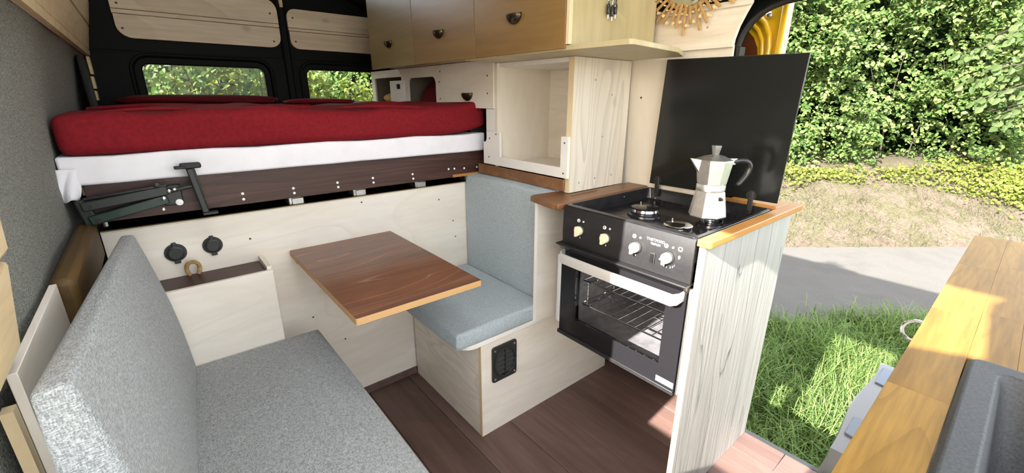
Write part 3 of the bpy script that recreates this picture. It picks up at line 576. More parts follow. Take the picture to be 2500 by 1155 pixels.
tb = thing('table', (.51, 1.33, .5), 'walnut stained plywood table top hung from the panel between the seats', 'table')
tt = MB().prism(rrect(.314, .708, 1.002, 1.664, .006), 'Z', .7105, .731).build('tabletop', 'table', tb, bevel=.0015)
me = tt.data; me.materials.append(M['edge_z'])
for p in me.polygons:
    if abs(p.normal.z) < .5: p.material_index = 1
B(.33, .69, 1.644, 1.666, .680, .710).build('rail', 'table', tb)
MB().tube([(.345, 1.50, .71), (.345, 1.45, .700), (.345, 1.44, .685), (.345, 1.448, .676), (.345, 1.456, .684)], .0025, 8).build('hook', 'chrome', tb)
MB().prism([(1.664, .71), (1.664, .50), (1.645, .50), (1.40, .705), (1.40, .71)], 'X', .50, .52).build('bracket', 'table', tb)

bn = thing('bench', (1.0, 1.4, 0), 'whitewashed plywood bench box with seat board beside the cooker', 'bench')
B(.780, .795, 1.1355, 1.655, 0, .41).build('side_panel', 'pine_y', bn, bevel=.0008)
B(.782, 1.528, 1.119, 1.135, 0, .4095).build('front_panel', 'ply_x', bn, bevel=.0008)
B(.7798, .7818, 1.1192, 1.1350, 0, .4095).build('front_edge', 'edge', bn)
MB().prism(rrect(.700, 1.46, 1.112, 1.655, (.003, .003, .06, .003), 8), 'Z', .410, .4285).build('seat_board', 'white', bn, bevel=.0015)
B(.8, .82, 1.14, 1.165, .37, .4095).build('corner_block', 'amber', bn)
bs = tag(cushion(.676, 1.082, 1.112, 1.656, .4290, .494, .006).build('seat_cushion', 'fabric', None, bevel=.011, seg=4), 'square grey blue seat cushion lying on the bench board', 'cushion')
bb = tag(cushion(1.088, 1.150, 1.118, 1.658, .4292, .930, .006, 8, lambda q: Vector((q.x+.10*max(0, q.z-.9)+(.04 if q.z > .925 and q.x > 1.12 else 0), q.y, q.z+(.012 if q.x > 1.12 and q.z > .9 else 0)))).build('back_cushion', 'fabric', None, bevel=.013, seg=4), 'tall grey blue back cushion standing upright on the bench', 'cushion')
vt = thing('air_vent', (.885, 1.118, .3), 'square black heater outlet grille on the front of the bench', 'vent')
vy = 1.1185
MB().ring(rrect(.827, .945, .228, .381, .010, 6), [(.886+.050*math.cos(2*PI*(i+.5)/28), .3045+.060*math.sin(2*PI*(i+.5)/28)) for i in range(28)], 'Y', vy-.008, vy).build('plate', 'socket', vt, bevel=.002)
MB().ring([(.886+.052*math.cos(2*PI*i/28), .3045+.062*math.sin(2*PI*i/28)) for i in range(28)], [(.886+.046*math.cos(2*PI*i/28), .3045+.056*math.sin(2*PI*i/28)) for i in range(28)], 'Y', vy-.014, vy-.0005).build('ring', 'socket', vt, bevel=.0015)
for k in range(5):
    z = .3045-.040+.020*k; hw = .047*math.sqrt(max(0, 1-((z-.3045)/.058)**2))
    MB().hexa([(.886-hw, vy-.011, z-.006), (.886+hw, vy-.011, z-.006), (.886+hw, vy-.009, z-.009), (.886-hw, vy-.009, z-.009)], [(.886-hw, vy-.003, z+.008), (.886+hw, vy-.003, z+.008), (.886+hw, vy-.001, z+.006), (.886-hw, vy-.001, z+.006)]).build('slat', 'socket', vt)
B(.8845, .8875, vy-.013, vy-.002, .250, .359).build('divider', 'socket', vt)
B(.838, .934, vy-.0012, vy-.0002, .25, .36).build('backing', 'dark', vt)
for x, z in [(.839, .366), (.933, .366), (.839, .242), (.933, .242)]: screw(vt, (x, vy-.008, z), (0, -1, 0), .0045, 'steel')
# ------------------------------------------------------------------ cabinets on the door side
X0 = 1.149
cb = thing('side_cabinet', (1.3, 1.9, .98), 'whitewashed cabinet with open niche, drawer and cut-outs beside the bed', 'cabinet')
sp = B(1.150, 1.466, 1.062, 1.086, .9345, 1.4015).build('side_panel', 'pine_z', cb, bevel=.0006)
B(1.1475, 1.1498, 1.0622, 1.0858, .9347, 1.4013).build('ply_edge', 'edge', cb)
for x, z in [(1.20, .968), (1.29, .975), (1.39, .978), (1.26, 1.33), (1.36, 1.28), (1.32, 1.13)]: screw(sp, (x, 1.0618, z), (0, -1, 0), .0035, 'alu_dark')
B(1.152, 1.452, 1.0865, 1.475, .985, 1.000).build('niche_floor', 'ply_y', cb)
B(1.152, 1.452, 1.0865, 1.475, 1.386, 1.4015).build('niche_top', 'white', cb)
B(1.440, 1.452, 1.0865, 1.475, 1.0005, 1.3855).build('niche_back', 'ply_y', cb)
B(1.138, 1.452, 1.4755, 1.4915, .985, 1.4015).build('divider', 'ply_z', cb)
# notched front frame round the foot of the niche
fr = MB().prism([(1.5755, 1.083), (1.5755, .988), (1.064, .988), (1.064, 1.137), (1.101, 1.137), (1.101, 1.026), (1.459, 1.026), (1.459, 1.131), (1.553, 1.131), (1.553, 1.095), (1.562, 1.083)], 'X', 1.137, 1.1488).build('notched_frame', 'white', cb, bevel=.0015)
for y, z in [(1.082, 1.115), (1.083, 1.006), (1.53, 1.10), (1.535, 1.02), (1.484, 1.12)]: screw(fr, (y*0+1.1368, y, z), (-1, 0, 0), .0035, 'beam')
dw = B(1.133, 1.1485, 1.494, 1.905, 1.224, 1.4165).build('drawer_front', 'ply_y', cb, bevel=.0012)
for y, z in [(1.535, 1.355), (1.535, 1.285)]: screw(dw, (1.1328, y, z), (-1, 0, 0), .004, 'beam')
def cup(y, z, x, w_, h_, parent):
    m = MB(); n, k = 16, 7
    for j in range(k+1):
        r_ = math.sin(j/k*PI/2)
        for i in range(n+1):
            a = PI*i/n; m.v.append((x-.022*math.sqrt(max(0, 1-r_*r_)), y+w_*math.cos(a)*r_, z-h_*math.sin(a)*r_))
    for j in range(k):
        for i in range(n): o = j*(n+1)+i; m.f.append((o, o+1, o+n+2, o+n+1))
    o = m.build('cup_handle', 'pewter', parent); o.modifiers.new('thickness', 'SOLIDIFY').thickness = .002
    MB().prism([(y+w_, z-.003), (y+w_, z+.002), (y-w_, z+.002), (y-w_, z-.003)], 'X', x-.003, x).build('lip', 'pewter', o)
    return o
cup(1.685, 1.287, 1.1325, .040, .034, dw)
B(1.1380, 1.1488, 1.4925, 1.553, 1.1315, 1.2225).build('lower_front', 'white', cb)
# the two open cubbies towards the rear
cf = MB().ring(rrect(1.907, 2.318, 1.236, 1.4165, .002, 6), rrect(1.972, 2.268, 1.241, 1.366, (.035, .035, .004, .004), 6), 'X', 1.138, 1.1488).build('cubby_frame', 'ply_y', cb, bevel=.0012)
MB().ring(rrect(2.319, 2.76, 1.236, 1.4165, .002, 6), rrect(2.345, 2.712, 1.241, 1.376, .003, 6), 'X', 1.138, 1.1488).build('cubby_frame', 'ply_y', cb, bevel=.0012)
for y, z in [(1.925, 1.386), (1.935, 1.34), (1.932, 1.262)]: screw(cb, (1.1378, y, z), (-1, 0, 0), .004, 'beam')
B(1.160, 1.46, 2.82, 2.835, .945, .984).build('base_board', 'ply_y', cb)
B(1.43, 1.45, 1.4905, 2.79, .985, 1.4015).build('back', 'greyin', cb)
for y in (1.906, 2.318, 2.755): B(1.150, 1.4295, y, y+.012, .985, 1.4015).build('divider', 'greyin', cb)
lp = MB().ring(rrect(2.30, 2.475, 1.236, 1.356, .003, 3), rrect(2.345, 2.405, 1.312, 1.338, .001, 3), 'X', 1.128, 1.1375).build('block_panel', 'white', cb, bevel=.0008)
for k in range(4):
    z = 1.2505+.027*k
    for q in range(3):
        ya = 2.305+.058*q+.024*(k % 2)
        if not (1.30 < z < 1.335 and ya < 2.41 and ya+.05 > 2.34): B(1.1262, 1.1278, ya, min(ya+.052, 2.472), z-.012, z+.011).build('block', 'white', lp, bevel=.0006)
MB().prism(rrect(1.135, 1.24, 1.080, 1.200, .02), 'Y', 1.668, 1.676).build('void_shade_sheet', 'rubber', cb, bevel=.004)  # black sheet standing in for the dark void behind the mattress end
tag(blob((1.205, 2.60, 1.262), (.045, .10, .030), .8).build('mustard_pouch', 'mustard', None, subsurf=1), 'mustard yellow cloth pouch inside the rearmost square cabinet opening', 'pouch')
tag(B(1.150, 1.466, 1.130, 1.610, .9145, .9340).build('shelf_board', 'counter', None, bevel=.004), 'reddish brown board under the niche cabinet, behind the back cushion', 'board')
B(1.132, 1.1395, 1.075, 1.612, .940, .984).build('upstand', 'counter', bpy.data.objects['shelf_board'], bevel=.003)

oc = thing('overhead_cabinet', (1.2, 1.65, 1.417), 'overhead cabinet row in honey coloured plywood with three cup handles', 'cabinet')
def ocprof(x0): return [(x0, 1.4185), (1.440, 1.4185), (1.440, 1.575), (1.10, 1.715), (x0, 1.745)]
MB().prism(ocprof(1.008), 'Y', .962, 2.378).build('carcass', 'birch_side', oc)
MB().prism([(1.008, 1.4185), (1.420, 1.4185), (1.420, 1.575), (1.10, 1.715), (1.008, 1.745)], 'Y', .947, .9615).build('end_panel', 'birch_side', oc, bevel=.0008)
B(.9925, 1.0075, .947, .957, 1.4185, 1.745).build('edge_strip', 'edge', oc)
for y0, y1, mt_, cy_, cz_ in [(.959, 1.4155, 'birch_z', 1.187, 1.526), (1.4185, 1.8965, 'birch_z', 1.669, 1.526), (1.8995, 2.38, 'birch_pale', 2.147, 1.526)]:
    d = B(.990, 1.0075, y0, y1, 1.408, 1.745).build('door', mt_, oc, bevel=.0012)
    if mt_ == 'birch_pale': d['label'] = 'paler olive toned door'
    cup(cy_, cz_, .9895, .036, .030, d)
sh = tag(MB().prism([(.998, 1.492), (.998, .95), (1.010, .745), (1.022, .738), (1.30, .775), (1.4475, .842), (1.4475, 1.492)], 'Z', 1.4025, 1.4165).build('shelf', 'birch_side', None, bevel=.001), 'thin plywood shelf board sticking out forward below the overhead cabinet', 'shelf')

# three cables hanging against the cabinet end
for k, (x, ln, sx) in enumerate([(1.152, .0, 0), (1.170, .004, .001), (1.186, -.004, .002)]):
    t = thing('cable', (x, .935, 1.505), ['black cable with silver plug tip, nearest the cabinet doors', 'black cable with silver plug tip, middle of three', 'black cable with silver plug tip, nearest the black wall strip'][k], 'cable', 'cables hanging on the cabinet end')
    MB().tube([(x+.010, .938, 1.66), (x+.008, .938, 1.60), (x+.003, .937, 1.555), (x, .936, 1.537-ln)], .0022, 8).build('cord', 'bakelite', t)
    MB().lathe([(.0035, 0), (.0055, -.004), (.0055, -.026), (.004, -.030)], (x, .936, 1.541-ln), (-.0, 0, 1), 12).build('plug', 'bakelite', t)
    MB().lathe([(.0024, 0), (.0026, -.008), (.0015, -.012)], (x, .936, 1.511-ln), (0, 0, 1), 10).build('tip', 'chrome', t)

# sunburst mirror
mc = Vector((1.44, .843, 1.642))
mr_ = thing('sunburst_mirror', (1.45, .843, 1.46), 'round sunburst mirror with bamboo stick rays hanging on the wall', 'mirror')
MB().lathe([(.090, 0), (.090, .006), (.084, .009)], mc+Vector((.006, 0, 0)), (-1, 0, 0), 48).build('glass', 'mirror', mr_)
MB().lathe([(.098, -.004), (.100, .006), (.091, .0105), (.0895, .007)], mc+Vector((.006, 0, 0)), (-1, 0, 0), 48, cap=False).build('rim', 'stick', mr_)
lens = [.176, .150, .136, .160, .172, .148]
for k in range(36):
    a = 2*PI*k/36+.04; d = Vector((0, math.sin(a), -math.cos(a))); r1 = lens[k % 6]+random.uniform(-.006, .006); r0 = .080+random.uniform(0, .012)
    sx = Vector((-.006 if k % 2 else -.001, 0, 0)); p0 = mc+d*r0+sx; p1 = mc+d*r1+sx; q = Vector((1, 0, 0)).cross(d)*.0046
    MB().hexa([p0-q+Vector((-.003, 0, 0)), p0+q+Vector((-.003, 0, 0)), p0+q+Vector((.003, 0, 0)), p0-q+Vector((.003, 0, 0))], [p1-q+Vector((-.003, 0, 0)), p1+q+Vector((-.003, 0, 0)), p1+q+Vector((.003, 0, 0)), p1-q+Vector((.003, 0, 0))]).build('stick', 'stick', mr_, bevel=.002)
    a2 = a+PI/36; d2 = Vector((0, math.sin(a2), -math.cos(a2)))
    for rr, rad in ((.110+.004*(k % 2), .0026), (.134+.006*(k % 3), .0052)):
        MB().lathe([(rad, .010), (rad, -.004)], mc+d2*rr, (-1, 0, 0), 10).build('peg', 'stickend', mr_)

# ------------------------------------------------------------------ kitchen block
ep = thing('end_panel', (1.3, .484, 0), 'tall whitewashed plywood end panel with streaky grain beside the oven', 'panel')
MB().prism([(1.032, .0005), (1.606, .0005), (1.608, .75), (1.622, .9125), (1.032, .9125)], 'Y', .477, .4915).build('board', 'panel_z', ep, bevel=.0008)
B(1.028, 1.0318, .4772, .4914, .0005, .9125).build('front_edge', 'edge', ep)
kc = thing('kitchen_counter', (1.3, .8, .913), 'reddish brown wooden counter framing the black hob', 'counter')
MB().prism([(.996, .966), (1.510, .966), (1.510, 1.0615), (1.148, 1.0615), (1.146, 1.122), (1.028, 1.130), (1.014, 1.123), (.996, 1.02)], 'Z', .9125, .9335).build('left_board', 'counter', kc, bevel=.004)
MB().prism([(1.13, 1.036), (1.145, 1.028), (1.27, 1.030), (1.27, 1.036)], 'Z', .9335, .937).build('stop_strip', 'counter', kc)
MB().prism(rrect(1.014, 1.640, .456, .4925, (.002, .002, .008, .002)), 'Z', .9130, .9315).build('right_edging', 'amber', kc, bevel=.004)
B(1.516, 1.640, .493, .660, .913, .9315).build('back_board', 'amber', kc, bevel=.003)
B(1.505, 1.5155, .493, .660, .9135, .940).build('back_lip', 'amber', kc)
pt_ = thing('partition', (1.2, 1.1, .43), 'narrow whitewashed upright board between bench and cooker', 'board')
B(1.033, 1.45, 1.0985, 1.1105, .4295, .912).build('board', 'ply_x', pt_, bevel=.0006)
B(1.0270, 1.0328, 1.0975, 1.1115, .4295, .912).build('front_edge', 'white', pt_)
tag(MB().lathe([(.034, 0), (.034, .272), (.031, .276), (.030, .276), (.030, .05)], (1.137, 1.045, .4295), n=32).build('canister', 'canister', None), 'white round canister standing in the gap beside the cooker', 'canister')

ck = thing('cooker', (1.25, .73, .45), 'black built-in gas cooker with oven, hob and control panel', 'cooker')
CX = 1.020; Y0, Y1 = .4985, .962
B(1.030, 1.50, Y0, Y1, .456, .470).build('body_bottom', 'ovenframe', ck)
B(1.030, 1.50, Y0, Y0+.006, .470, .86).build('side', 'ovenframe', ck)
B(1.030, 1.50, Y1-.006, Y1, .470, .86).build('side', 'ovenframe', ck)
B(1.488, 1.50, Y0+.006, Y1-.006, .470, .86).build('back', 'ovenframe', ck)
B(1.030, 1.4875, Y0+.0065, Y1-.0065, .775, .795).build('oven_roof', 'ovenin', ck)
# oven lining
B(1.060, 1.44, .545, .910, .482, .487).build('oven_floor', 'ovenin', ck)
B(1.435, 1.44, .545, .910, .4875, .770).build('oven_back', 'ovenin', ck)
for y in (.545, .905): B(1.060, 1.4345, y, y+.005, .4875, .770).build('oven_side', 'ovenin', ck)
for z, xn in [(.575, 9), (.665, 0)]:
    rk = MB().tube([(1.07, .553, z), (1.42, .553, z), (1.42, .902, z), (1.07, .902, z)], .0032, 6, closed=True).build('oven_rack', 'chrome', ck)
    for k in range(10): MB().tube([(1.07, .585+.032*k, z+.003), (1.42, .585+.032*k, z+.003)], .0018, 6).build('wire', 'chrome', rk)
    for x in (1.18, 1.30): MB().tube([(x, .553, z), (x, .902, z)], .0022, 6).build('wire', 'chrome', rk)
for y in (.5515, .9035):
    for z in (.56, .64, .74): MB().tube([(1.075, y, z), (1.42, y, z)], .0022, 6).build('side_rail', 'chrome', ck)
    for x in (1.10, 1.25, 1.40): MB().tube([(x, y, .52), (x, y, .75)], .0022, 6).build('side_rail', 'chrome', ck)
# control panel
cp = MB().prism([(CX, .801), (CX-.002, .84), (CX, .920), (CX+.006, .928), (CX+.028, .931), (CX+.028, .801)], 'Y', Y0, Y1).build('control_panel', 'panelblk', ck, bevel=.0015)
B(CX-.022, CX+.02, Y0-.001, Y1+.010, .7955, .8008).build('heat_shield', 'panelblk', ck, bevel=.001)
MB().hexa([(CX-.004, Y0, .778), (CX-.004, Y1, .778), (CX+.03, Y1, .778), (CX+.03, Y0, .778)], [(CX-.020, Y0, .795), (CX-.020, Y1, .795), (CX+.03, Y1, .795), (CX+.03, Y0, .795)]).build('trim_strip', 'ovenframe', ck)
def tx(s, y, z, h, x, parent, mat='print', rot=0, align='CENTER', wscale=1):
    c = bpy.data.curves.new('text', 'FONT'); c.body = s; c.size = h; c.align_x = align; c.extrude = .0002; c.resolution_u = 3
    t = bpy.data.objects.new('lettering', c); COL.objects.link(t); bpy.context.view_layer.update()
    me = bpy.data.meshes.new_from_object(t.evaluated_get(bpy.context.evaluated_depsgraph_get())); bpy.data.objects.remove(t)
    me.materials.clear(); me.materials.append(M[mat])
    o = bpy.data.objects.new('lettering', me); COL.objects.link(o); o.parent = parent; WL[o.name] = WL[parent.name]
    mw = Matrix(((0, 0, -1, 0), (-1, 0, 0, 0), (0, 1, 0, 0), (0, 0, 0, 1))) @ Matrix.Rotation(rot, 4, 'Z') @ Matrix.Scale(wscale, 4, (1, 0, 0))
    o.matrix_local = Matrix.Translation(Vector((x, y, z))-WL[parent.name]) @ mw
    return o
PX = CX-.0024
tx('THETFORD', .6100, .8930, .0108, PX, cp, wscale=1.05); tx('TRIPLEX', .6090, .8825, .0085, PX, cp)
knobs = [(.883, .860, 0), (.778, .861, 0), (.670, .861, .1), (.568, .859, .1)]
for k, (y, z, a) in enumerate(knobs):
    kb = MB().lathe([(.019, 0), (.019, .003), (.016, .006)], (CX-.0015, y, z), (-1, 0, 0), 28).build('knob', 'rubber', ck)
    MB().lathe([(.0148, .005), (.0148, .014), (.0135, .017)], (CX-.0015, y, z), (-1, 0, 0), 28).build('knob_body', 'cream', kb)
    c_, s_ = math.cos(a), math.sin(a); q = [( .004, .0165), (-.004, .0165), (-.004, -.0165), (.004, -.0165)]
    MB().prism([(y+u*c_-v*s_, z+u*s_+v*c_) for u, v in q], 'X', CX-.029, CX-.014).build('knob_grip', 'cream', kb, bevel=.002)
    MB().ring([(y+.009+.0058*math.cos(t), z+.031+.0058*math.sin(t)) for t in np.linspace(0, 2*PI, 16, False)], [(y+.009+.0042*math.cos(t), z+.031+.0042*math.sin(t)) for t in np.linspace(0, 2*PI, 16, False)], 'X', PX-.0002, PX+.002).build('symbol', 'print', cp)
    sy = y+.011 if k == 0 else y+.007
    MB().prism(rrect(sy-.0022, sy+.0022, z+.029, z+.033, .001, 2), 'X', PX-.0002, PX+.002).build('symbol', 'print', cp)
    MB().ring([(y-.011+.003*math.cos(t), z+.031+.003*math.sin(t)) for t in np.linspace(0, 2*PI, 12, False)], [(y-.011+.0014*math.cos(t), z+.031+.0014*math.sin(t)) for t in np.linspace(0, 2*PI, 12, False)], 'X', PX-.0002, PX+.002).build('symbol', 'print', cp)
    if k < 3: MB().prism([(y-.0013, z-.0265), (y+.0013, z-.0265), (y+.0010, z-.0225), (y, z-.021), (y-.0010, z-.0225)], 'X', PX-.0002, PX+.002).build('symbol', 'print', cp)
MB().ring(rrect(.530, .542, .885, .897, .004, 3), rrect(.5315, .5405, .8875, .8955, .003, 3), 'X', PX-.0002, PX+.002).build('symbol', 'print', cp)
MB().ring([(.5365+.003*math.cos(t), .868+.005*math.sin(t)) for t in np.linspace(0, 2*PI, 12, False)], [(.5365+.0015*math.cos(t), .868+.003*math.sin(t)) for t in np.linspace(0, 2*PI, 12, False)], 'X', PX-.0002, PX+.002).build('symbol', 'print', cp)
for s_, ang in [('8', 205), ('7', 228), ('6', 250), ('5', 268), ('3', 292), ('2', 308), ('1', 322)]:
    a = math.radians(ang); tx(s_, .568-.027*math.cos(a), .859+.027*math.sin(a)-.003, .0072, PX, cp)
sw = MB().prism(rrect(.606, .621, .829, .860, .002, 2), 'X', CX-.006, CX).build('switch', 'socket', ck, bevel=.001)
MB().hexa([(CX-.006, .6085, .832), (CX-.006, .6185, .832), (CX-.004, .6185, .857), (CX-.004, .6085, .857)], [(CX-.011, .6085, .833), (CX-.011, .6185, .833), (CX-.007, .6185, .856), (CX-.007, .6085, .856)]).build('rocker', 'ovenframe', sw)
# oven door
od = MB().ring(rrect(Y0+.004, Y1, .458, .776, .002), rrect(.560, .897, .528, .735, .003), 'X', CX, CX+.018).build('oven_door', 'ovenframe', ck, bevel=.001)
B(CX+.004, CX+.008, .561, .896, .529, .734).build('pane', 'ovenglass', od)
B(CX-.006, CX+.02, Y0+.004, Y1+.003, .4525, .4655).build('bottom_trim', 'panelblk', ck, bevel=.001)
B(CX-.0012, CX-.0002, .505, .561, .4725, .4900).build('sticker', 'sticker', od)
B(1.0205, 1.030, .4925, .4975, .458, .79).build('side_rail', 'steel', ck)
hx = [(CX, .947, .768), (CX-.024, .945, .762), (CX-.036, .93, .758)]+[(CX-.036-.003*math.sin(PI*t), .93-.36*t, .758) for t in np.linspace(.06, .94, 8)]+[(CX-.036, .56-.035, .758), (CX-.026, .512, .762), (CX, .508, .768)]
hm = MB(); hb = .0165
for p in hx:
    for dz, dx in ((-hb, .004), (-hb, -.004), (hb*.6, -.004), (hb, -.001), (hb, .004)): hm.v.append((p[0]+dx, p[1], p[2]+dz))
for i in range(len(hx)-1):
    for j in range(5): hm.f.append((i*5+j, i*5+(j+1) % 5, (i+1)*5+(j+1) % 5, (i+1)*5+j))
hm.f += [tuple(range(5)), tuple(range((len(hx)-1)*5, len(hx)*5))]
hm.build('door_handle', 'handle', od, bevel=.0008)
# hob pan with rim
hb_ = MB(); ro = rrect(CX+.004, 1.5035, Y0+.0, Y1, .012); r1 = rrect(CX+.018, 1.492, Y0+.010, Y1-.012, .012); r2 = rrect(CX+.024, 1.487, Y0+.014, Y1-.017, .02)
n_ = len(ro)
for l, z in ((ro, .860), (ro, .9305), (r1, .9315), (r2, .8905), (rrect(CX+.12, 1.40, Y0+.10, Y1-.10, .02), .8885)): hb_.v += [(q[0], q[1], z) for q in l]
for k in range(4):
    for i in range(n_): hb_.f.append((k*n_+i, k*n_+(i+1) % n_, (k+1)*n_+(i+1) % n_, (k+1)*n_+i))
hb_.f.append(tuple(range(4*n_, 5*n_)))
hb_.build('hob_pan', 'enamel', ck, bevel=.0015)
for (x, y, r, m_, zz) in [(1.250, .802, .046, 'lidglass', .898), (1.131, .612, .040, 'chrome', .901), (1.310, .600, .034, 'lidglass', .898)]:
    br = MB().lathe([(r+.012, -.008), (r+.010, -.002), (r+.001, 0), (r, .004)], (x, y, zz-.0015), n=36).build('burner', 'enamel', ck)
    cr = MB(); nn_ = 48; 
    for h, rr in ((.004, r*.95), (.006, r*.97), (.014, r*.93), (.014, r*.5)):
        cr.v += [(x+rr*(1+(.03 if i % 2 and h < .01 else 0))*math.cos(2*PI*i/nn_), y+rr*(1+(.03 if i % 2 and h < .01 else 0))*math.sin(2*PI*i/nn_), zz+h) for i in range(nn_)]
    for k in range(3):
        for i in range(nn_): cr.f.append((k*nn_+i, k*nn_+(i+1) % nn_, (k+1)*nn_+(i+1) % nn_, (k+1)*nn_+i))
    cr.build('crown', 'chrome', br)
    MB().lathe([(r*.94, .0145), (r, .0155), (r, .0195), (r*.9, .0215), (.001, .0215)], (x, y, zz), n=40, cap=False).build('cap', m_, br)
    MB().lathe([(.002, 0), (.002, .03)], (x+.6*r+.012, y+.8*r+.008, zz-.006), n=8).build('igniter', 'steel', br)
for y, x in [(.93, 1.09), (.945, 1.33)]: screw(ck, (x, Y1-.0145, .915), (0, -1, 0), .003, 'chrome')
for x, y in [(1.052, .53), (1.072, .548)]: MB().lathe([(.006, 0), (.006, .002), (.003, .003)], (x, y, .8905), n=12).build('stud', 'chrome', ck)
# lid leaning back on two hinges
ld = thing('hob_lid', (1.52, .72, .935), 'large black glass hob lid raised upright behind the moka pot', 'lid')
MB().hexa([(1.478, .482, .954), (1.478, .942, .951), (1.484, .942, .952), (1.484, .482, .955)], [(1.440, .461, 1.390), (1.440, .8975, 1.3965), (1.446, .8975, 1.3965), (1.446, .461, 1.390)]).build('glass_sheet', 'lidglass', ld, bevel=.002)
for y in (.905, .560):
    h = MB().prism([(1.4765, .984), (1.4775, .945), (1.484, .925), (1.482, .905), (1.474, .905), (1.470, .945), (1.470, .984)], 'Y', y-.008, y+.008).build('hinge', 'rubber', ld, bevel=.003)
    MB().lathe([(.016, 0), (.016, .004)], (1.4765, y, .968), (-1, 0, -.08), 20).build('hinge_pad', 'rubber', h)
    for z in (.915, .898): MB().lathe([(.003, 0), (.003, .003)], (1.474, y, z), (-1, 0, 0), 10).build('rivet', 'chrome', h)

# moka pot on the right rear burner
mk = thing('moka_pot', (1.310, .600, .9196), 'octagonal aluminium moka pot standing on the rear right burner', 'coffee pot')
mx_, my_, mz_ = 1.296, .612, .9198
ph = YAW*-1+.15
MB().lathe([(.054, 0), (.056, .003), (.043, .078), (.041, .081)], (mx_, my_, mz_), n=8, ph=ph).build('boiler', 'alu', mk, bevel=.0015, smooth=False)
MB().lathe([(.0405, .081), (.0415, .084), (.0415, .098), (.0395, .101)], (mx_, my_, mz_), n=40).build('collar', 'alu', mk)
MB().lathe([(.0405, .101), (.0425, .103), (.0525, .170), (.053, .172)], (mx_, my_, mz_), n=8, ph=ph).build('upper_chamber', 'alu', mk, bevel=.0015, smooth=False)
MB().lathe([(.0535, .172), (.0525, .175), (.030, .184), (.010, .189)], (mx_, my_, mz_), n=8, ph=ph).build('lid', 'alu_dark', mk, bevel=.001, smooth=False)
MB().lathe([(.009, .188), (.010, .192), (.0145, .213), (.0135, .216), (.002, .2165)], (mx_, my_, mz_), n=8, ph=ph, cap=False).build('lid_knob', 'grey_clear', mk)
rt = Vector((math.cos(YAW), -math.sin(YAW), 0)); fwd = Vector((math.sin(YAW), math.cos(YAW), 0)); mo = Vector((mx_, my_, mz_))
def mp_(a, b_, h): return mo+rt*a+fwd*b_+Vector((0, 0, h))
MB().hexa([mp_(-.044, -.010, .135), mp_(-.044, .010, .135), mp_(-.040, .010, .135), mp_(-.040, -.010, .135)], [mp_(-.074, -.004, .178), mp_(-.074, .004, .178), mp_(-.045, .018, .175), mp_(-.045, -.018, .175)]).build('spout', 'alu', mk, bevel=.001)
hp = [mp_(.052, 0, .165), mp_(.064, 0, .170), mp_(.085, 0, .174), mp_(.106, 0, .166), mp_(.112, 0, .150), mp_(.102, 0, .126), mp_(.084, 0, .102), mp_(.078, 0, .094)]
hd = MB()
for i, p in enumerate(hp):
    a_, b2 = hp[max(0, i-1)], hp[min(len(hp)-1, i+1)]; t = (b2-a_).normalized(); s1 = fwd*(.010 if i else .007); s2 = t.cross(fwd)*(.0095 if i < 6 else .007)
    hd.v += [p+s1*math.cos(q)+s2*math.sin(q) for q in np.linspace(0, 2*PI, 10, False)]
for i in range(len(hp)-1):
    for j in range(10): hd.f.append((i*10+j, i*10+(j+1) % 10, (i+1)*10+(j+1) % 10, (i+1)*10+j))
hd.f += [tuple(range(10)), tuple(range(70, 80))]
hd.build('handle', 'bakelite', mk, subsurf=1)
MB().hexa([mp_(.042, -.007, .158), mp_(.042, .007, .158), mp_(.062, .006, .160), mp_(.062, -.006, .160)], [mp_(.044, -.007, .178), mp_(.044, .007, .178), mp_(.066, .006, .178), mp_(.066, -.006, .178)]).build('hinge', 'steel', mk, bevel=.001)
vd = (-fwd*.9+rt*.28).normalized()
MB().lathe([(.0065, 0), (.0065, .004), (.004, .006), (.004, .010), (.002, .0105)], mo+vd*.0445+Vector((0, 0, .062)), vd, 6).build('valve', 'pewter', mk)

# ------------------------------------------------------------------ sink worktop close to the camera
wt = thing('worktop', (1.0, -.2, .90), 'oiled oak worktop with a charcoal sink at the right front', 'worktop')
xe = [.36, .66, .98, 1.30, 1.62]
sx0, sx1, sy0, sy1 = .30, .812, -.43, -.006
for r_, (ya, yb) in enumerate([(sy1+.0001, .052)]):
    for a, b_ in zip(xe, xe[1:]): B(a+.00005, b_-.00005, ya, yb, .8985, .930).build('stave', 'worktop', wt, bevel=.0002, seg=1)
for r_, (ya, yb) in enumerate([(-.052, sy1), (-.105, -.0521), (-.158, -.1051), (-.211, -.1581), (-.264, -.2111), (-.6, -.2641)]):
    xo = [.8125, 1.02+.09*(r_ % 3), 1.34+.05*(r_ % 2), 1.62]
    for a, b_ in zip(xo, xo[1:]): B(a+.00005, b_-.00005, ya+.00005, yb-.00005, .8985, .930).build('stave', 'worktop', wt, bevel=.0002, seg=1)
sk = MB(); lo = rrect(sx0, sx1-.002, sy0, sy1-.001, .012); l2 = rrect(sx0+.006, sx1-.008, sy0+.006, sy1-.006, .012)
l3 = rrect(sx0+.03, .782, sy0+.03, -.036, .014); l4 = rrect(sx0+.034, .776, sy0+.034, -.041, .016); l5 = rrect(sx0+.05, .755, sy0+.05, -.062, .03)
for l, z in ((lo, .9302), (l2, .937), (l3, .936), (l4, .928), (l5, .79)): sk.v += [(q[0], q[1], z) for q in l]
n_ = len(lo)
for k in range(4):
    for i in range(n_): sk.f.append((k*n_+i, k*n_+(i+1) % n_, (k+1)*n_+(i+1) % n_, (k+1)*n_+i))
sk.f.append(tuple(range(4*n_, 5*n_)))
sk.build('sink', 'sink', wt, bevel=.002)
ct = thing('sink_cabinet', (1.0, -.3, 0), 'white cabinet carrying the oak worktop', 'cabinet')
B(.815, 1.57, -.58, .020, .0, .895).build('carcass', 'white', ct)
B(.32, .36, -.04, .0, .0, .76).build('leg', 'white', ct)  # unseen base left open on added legs so low light reaches the bench
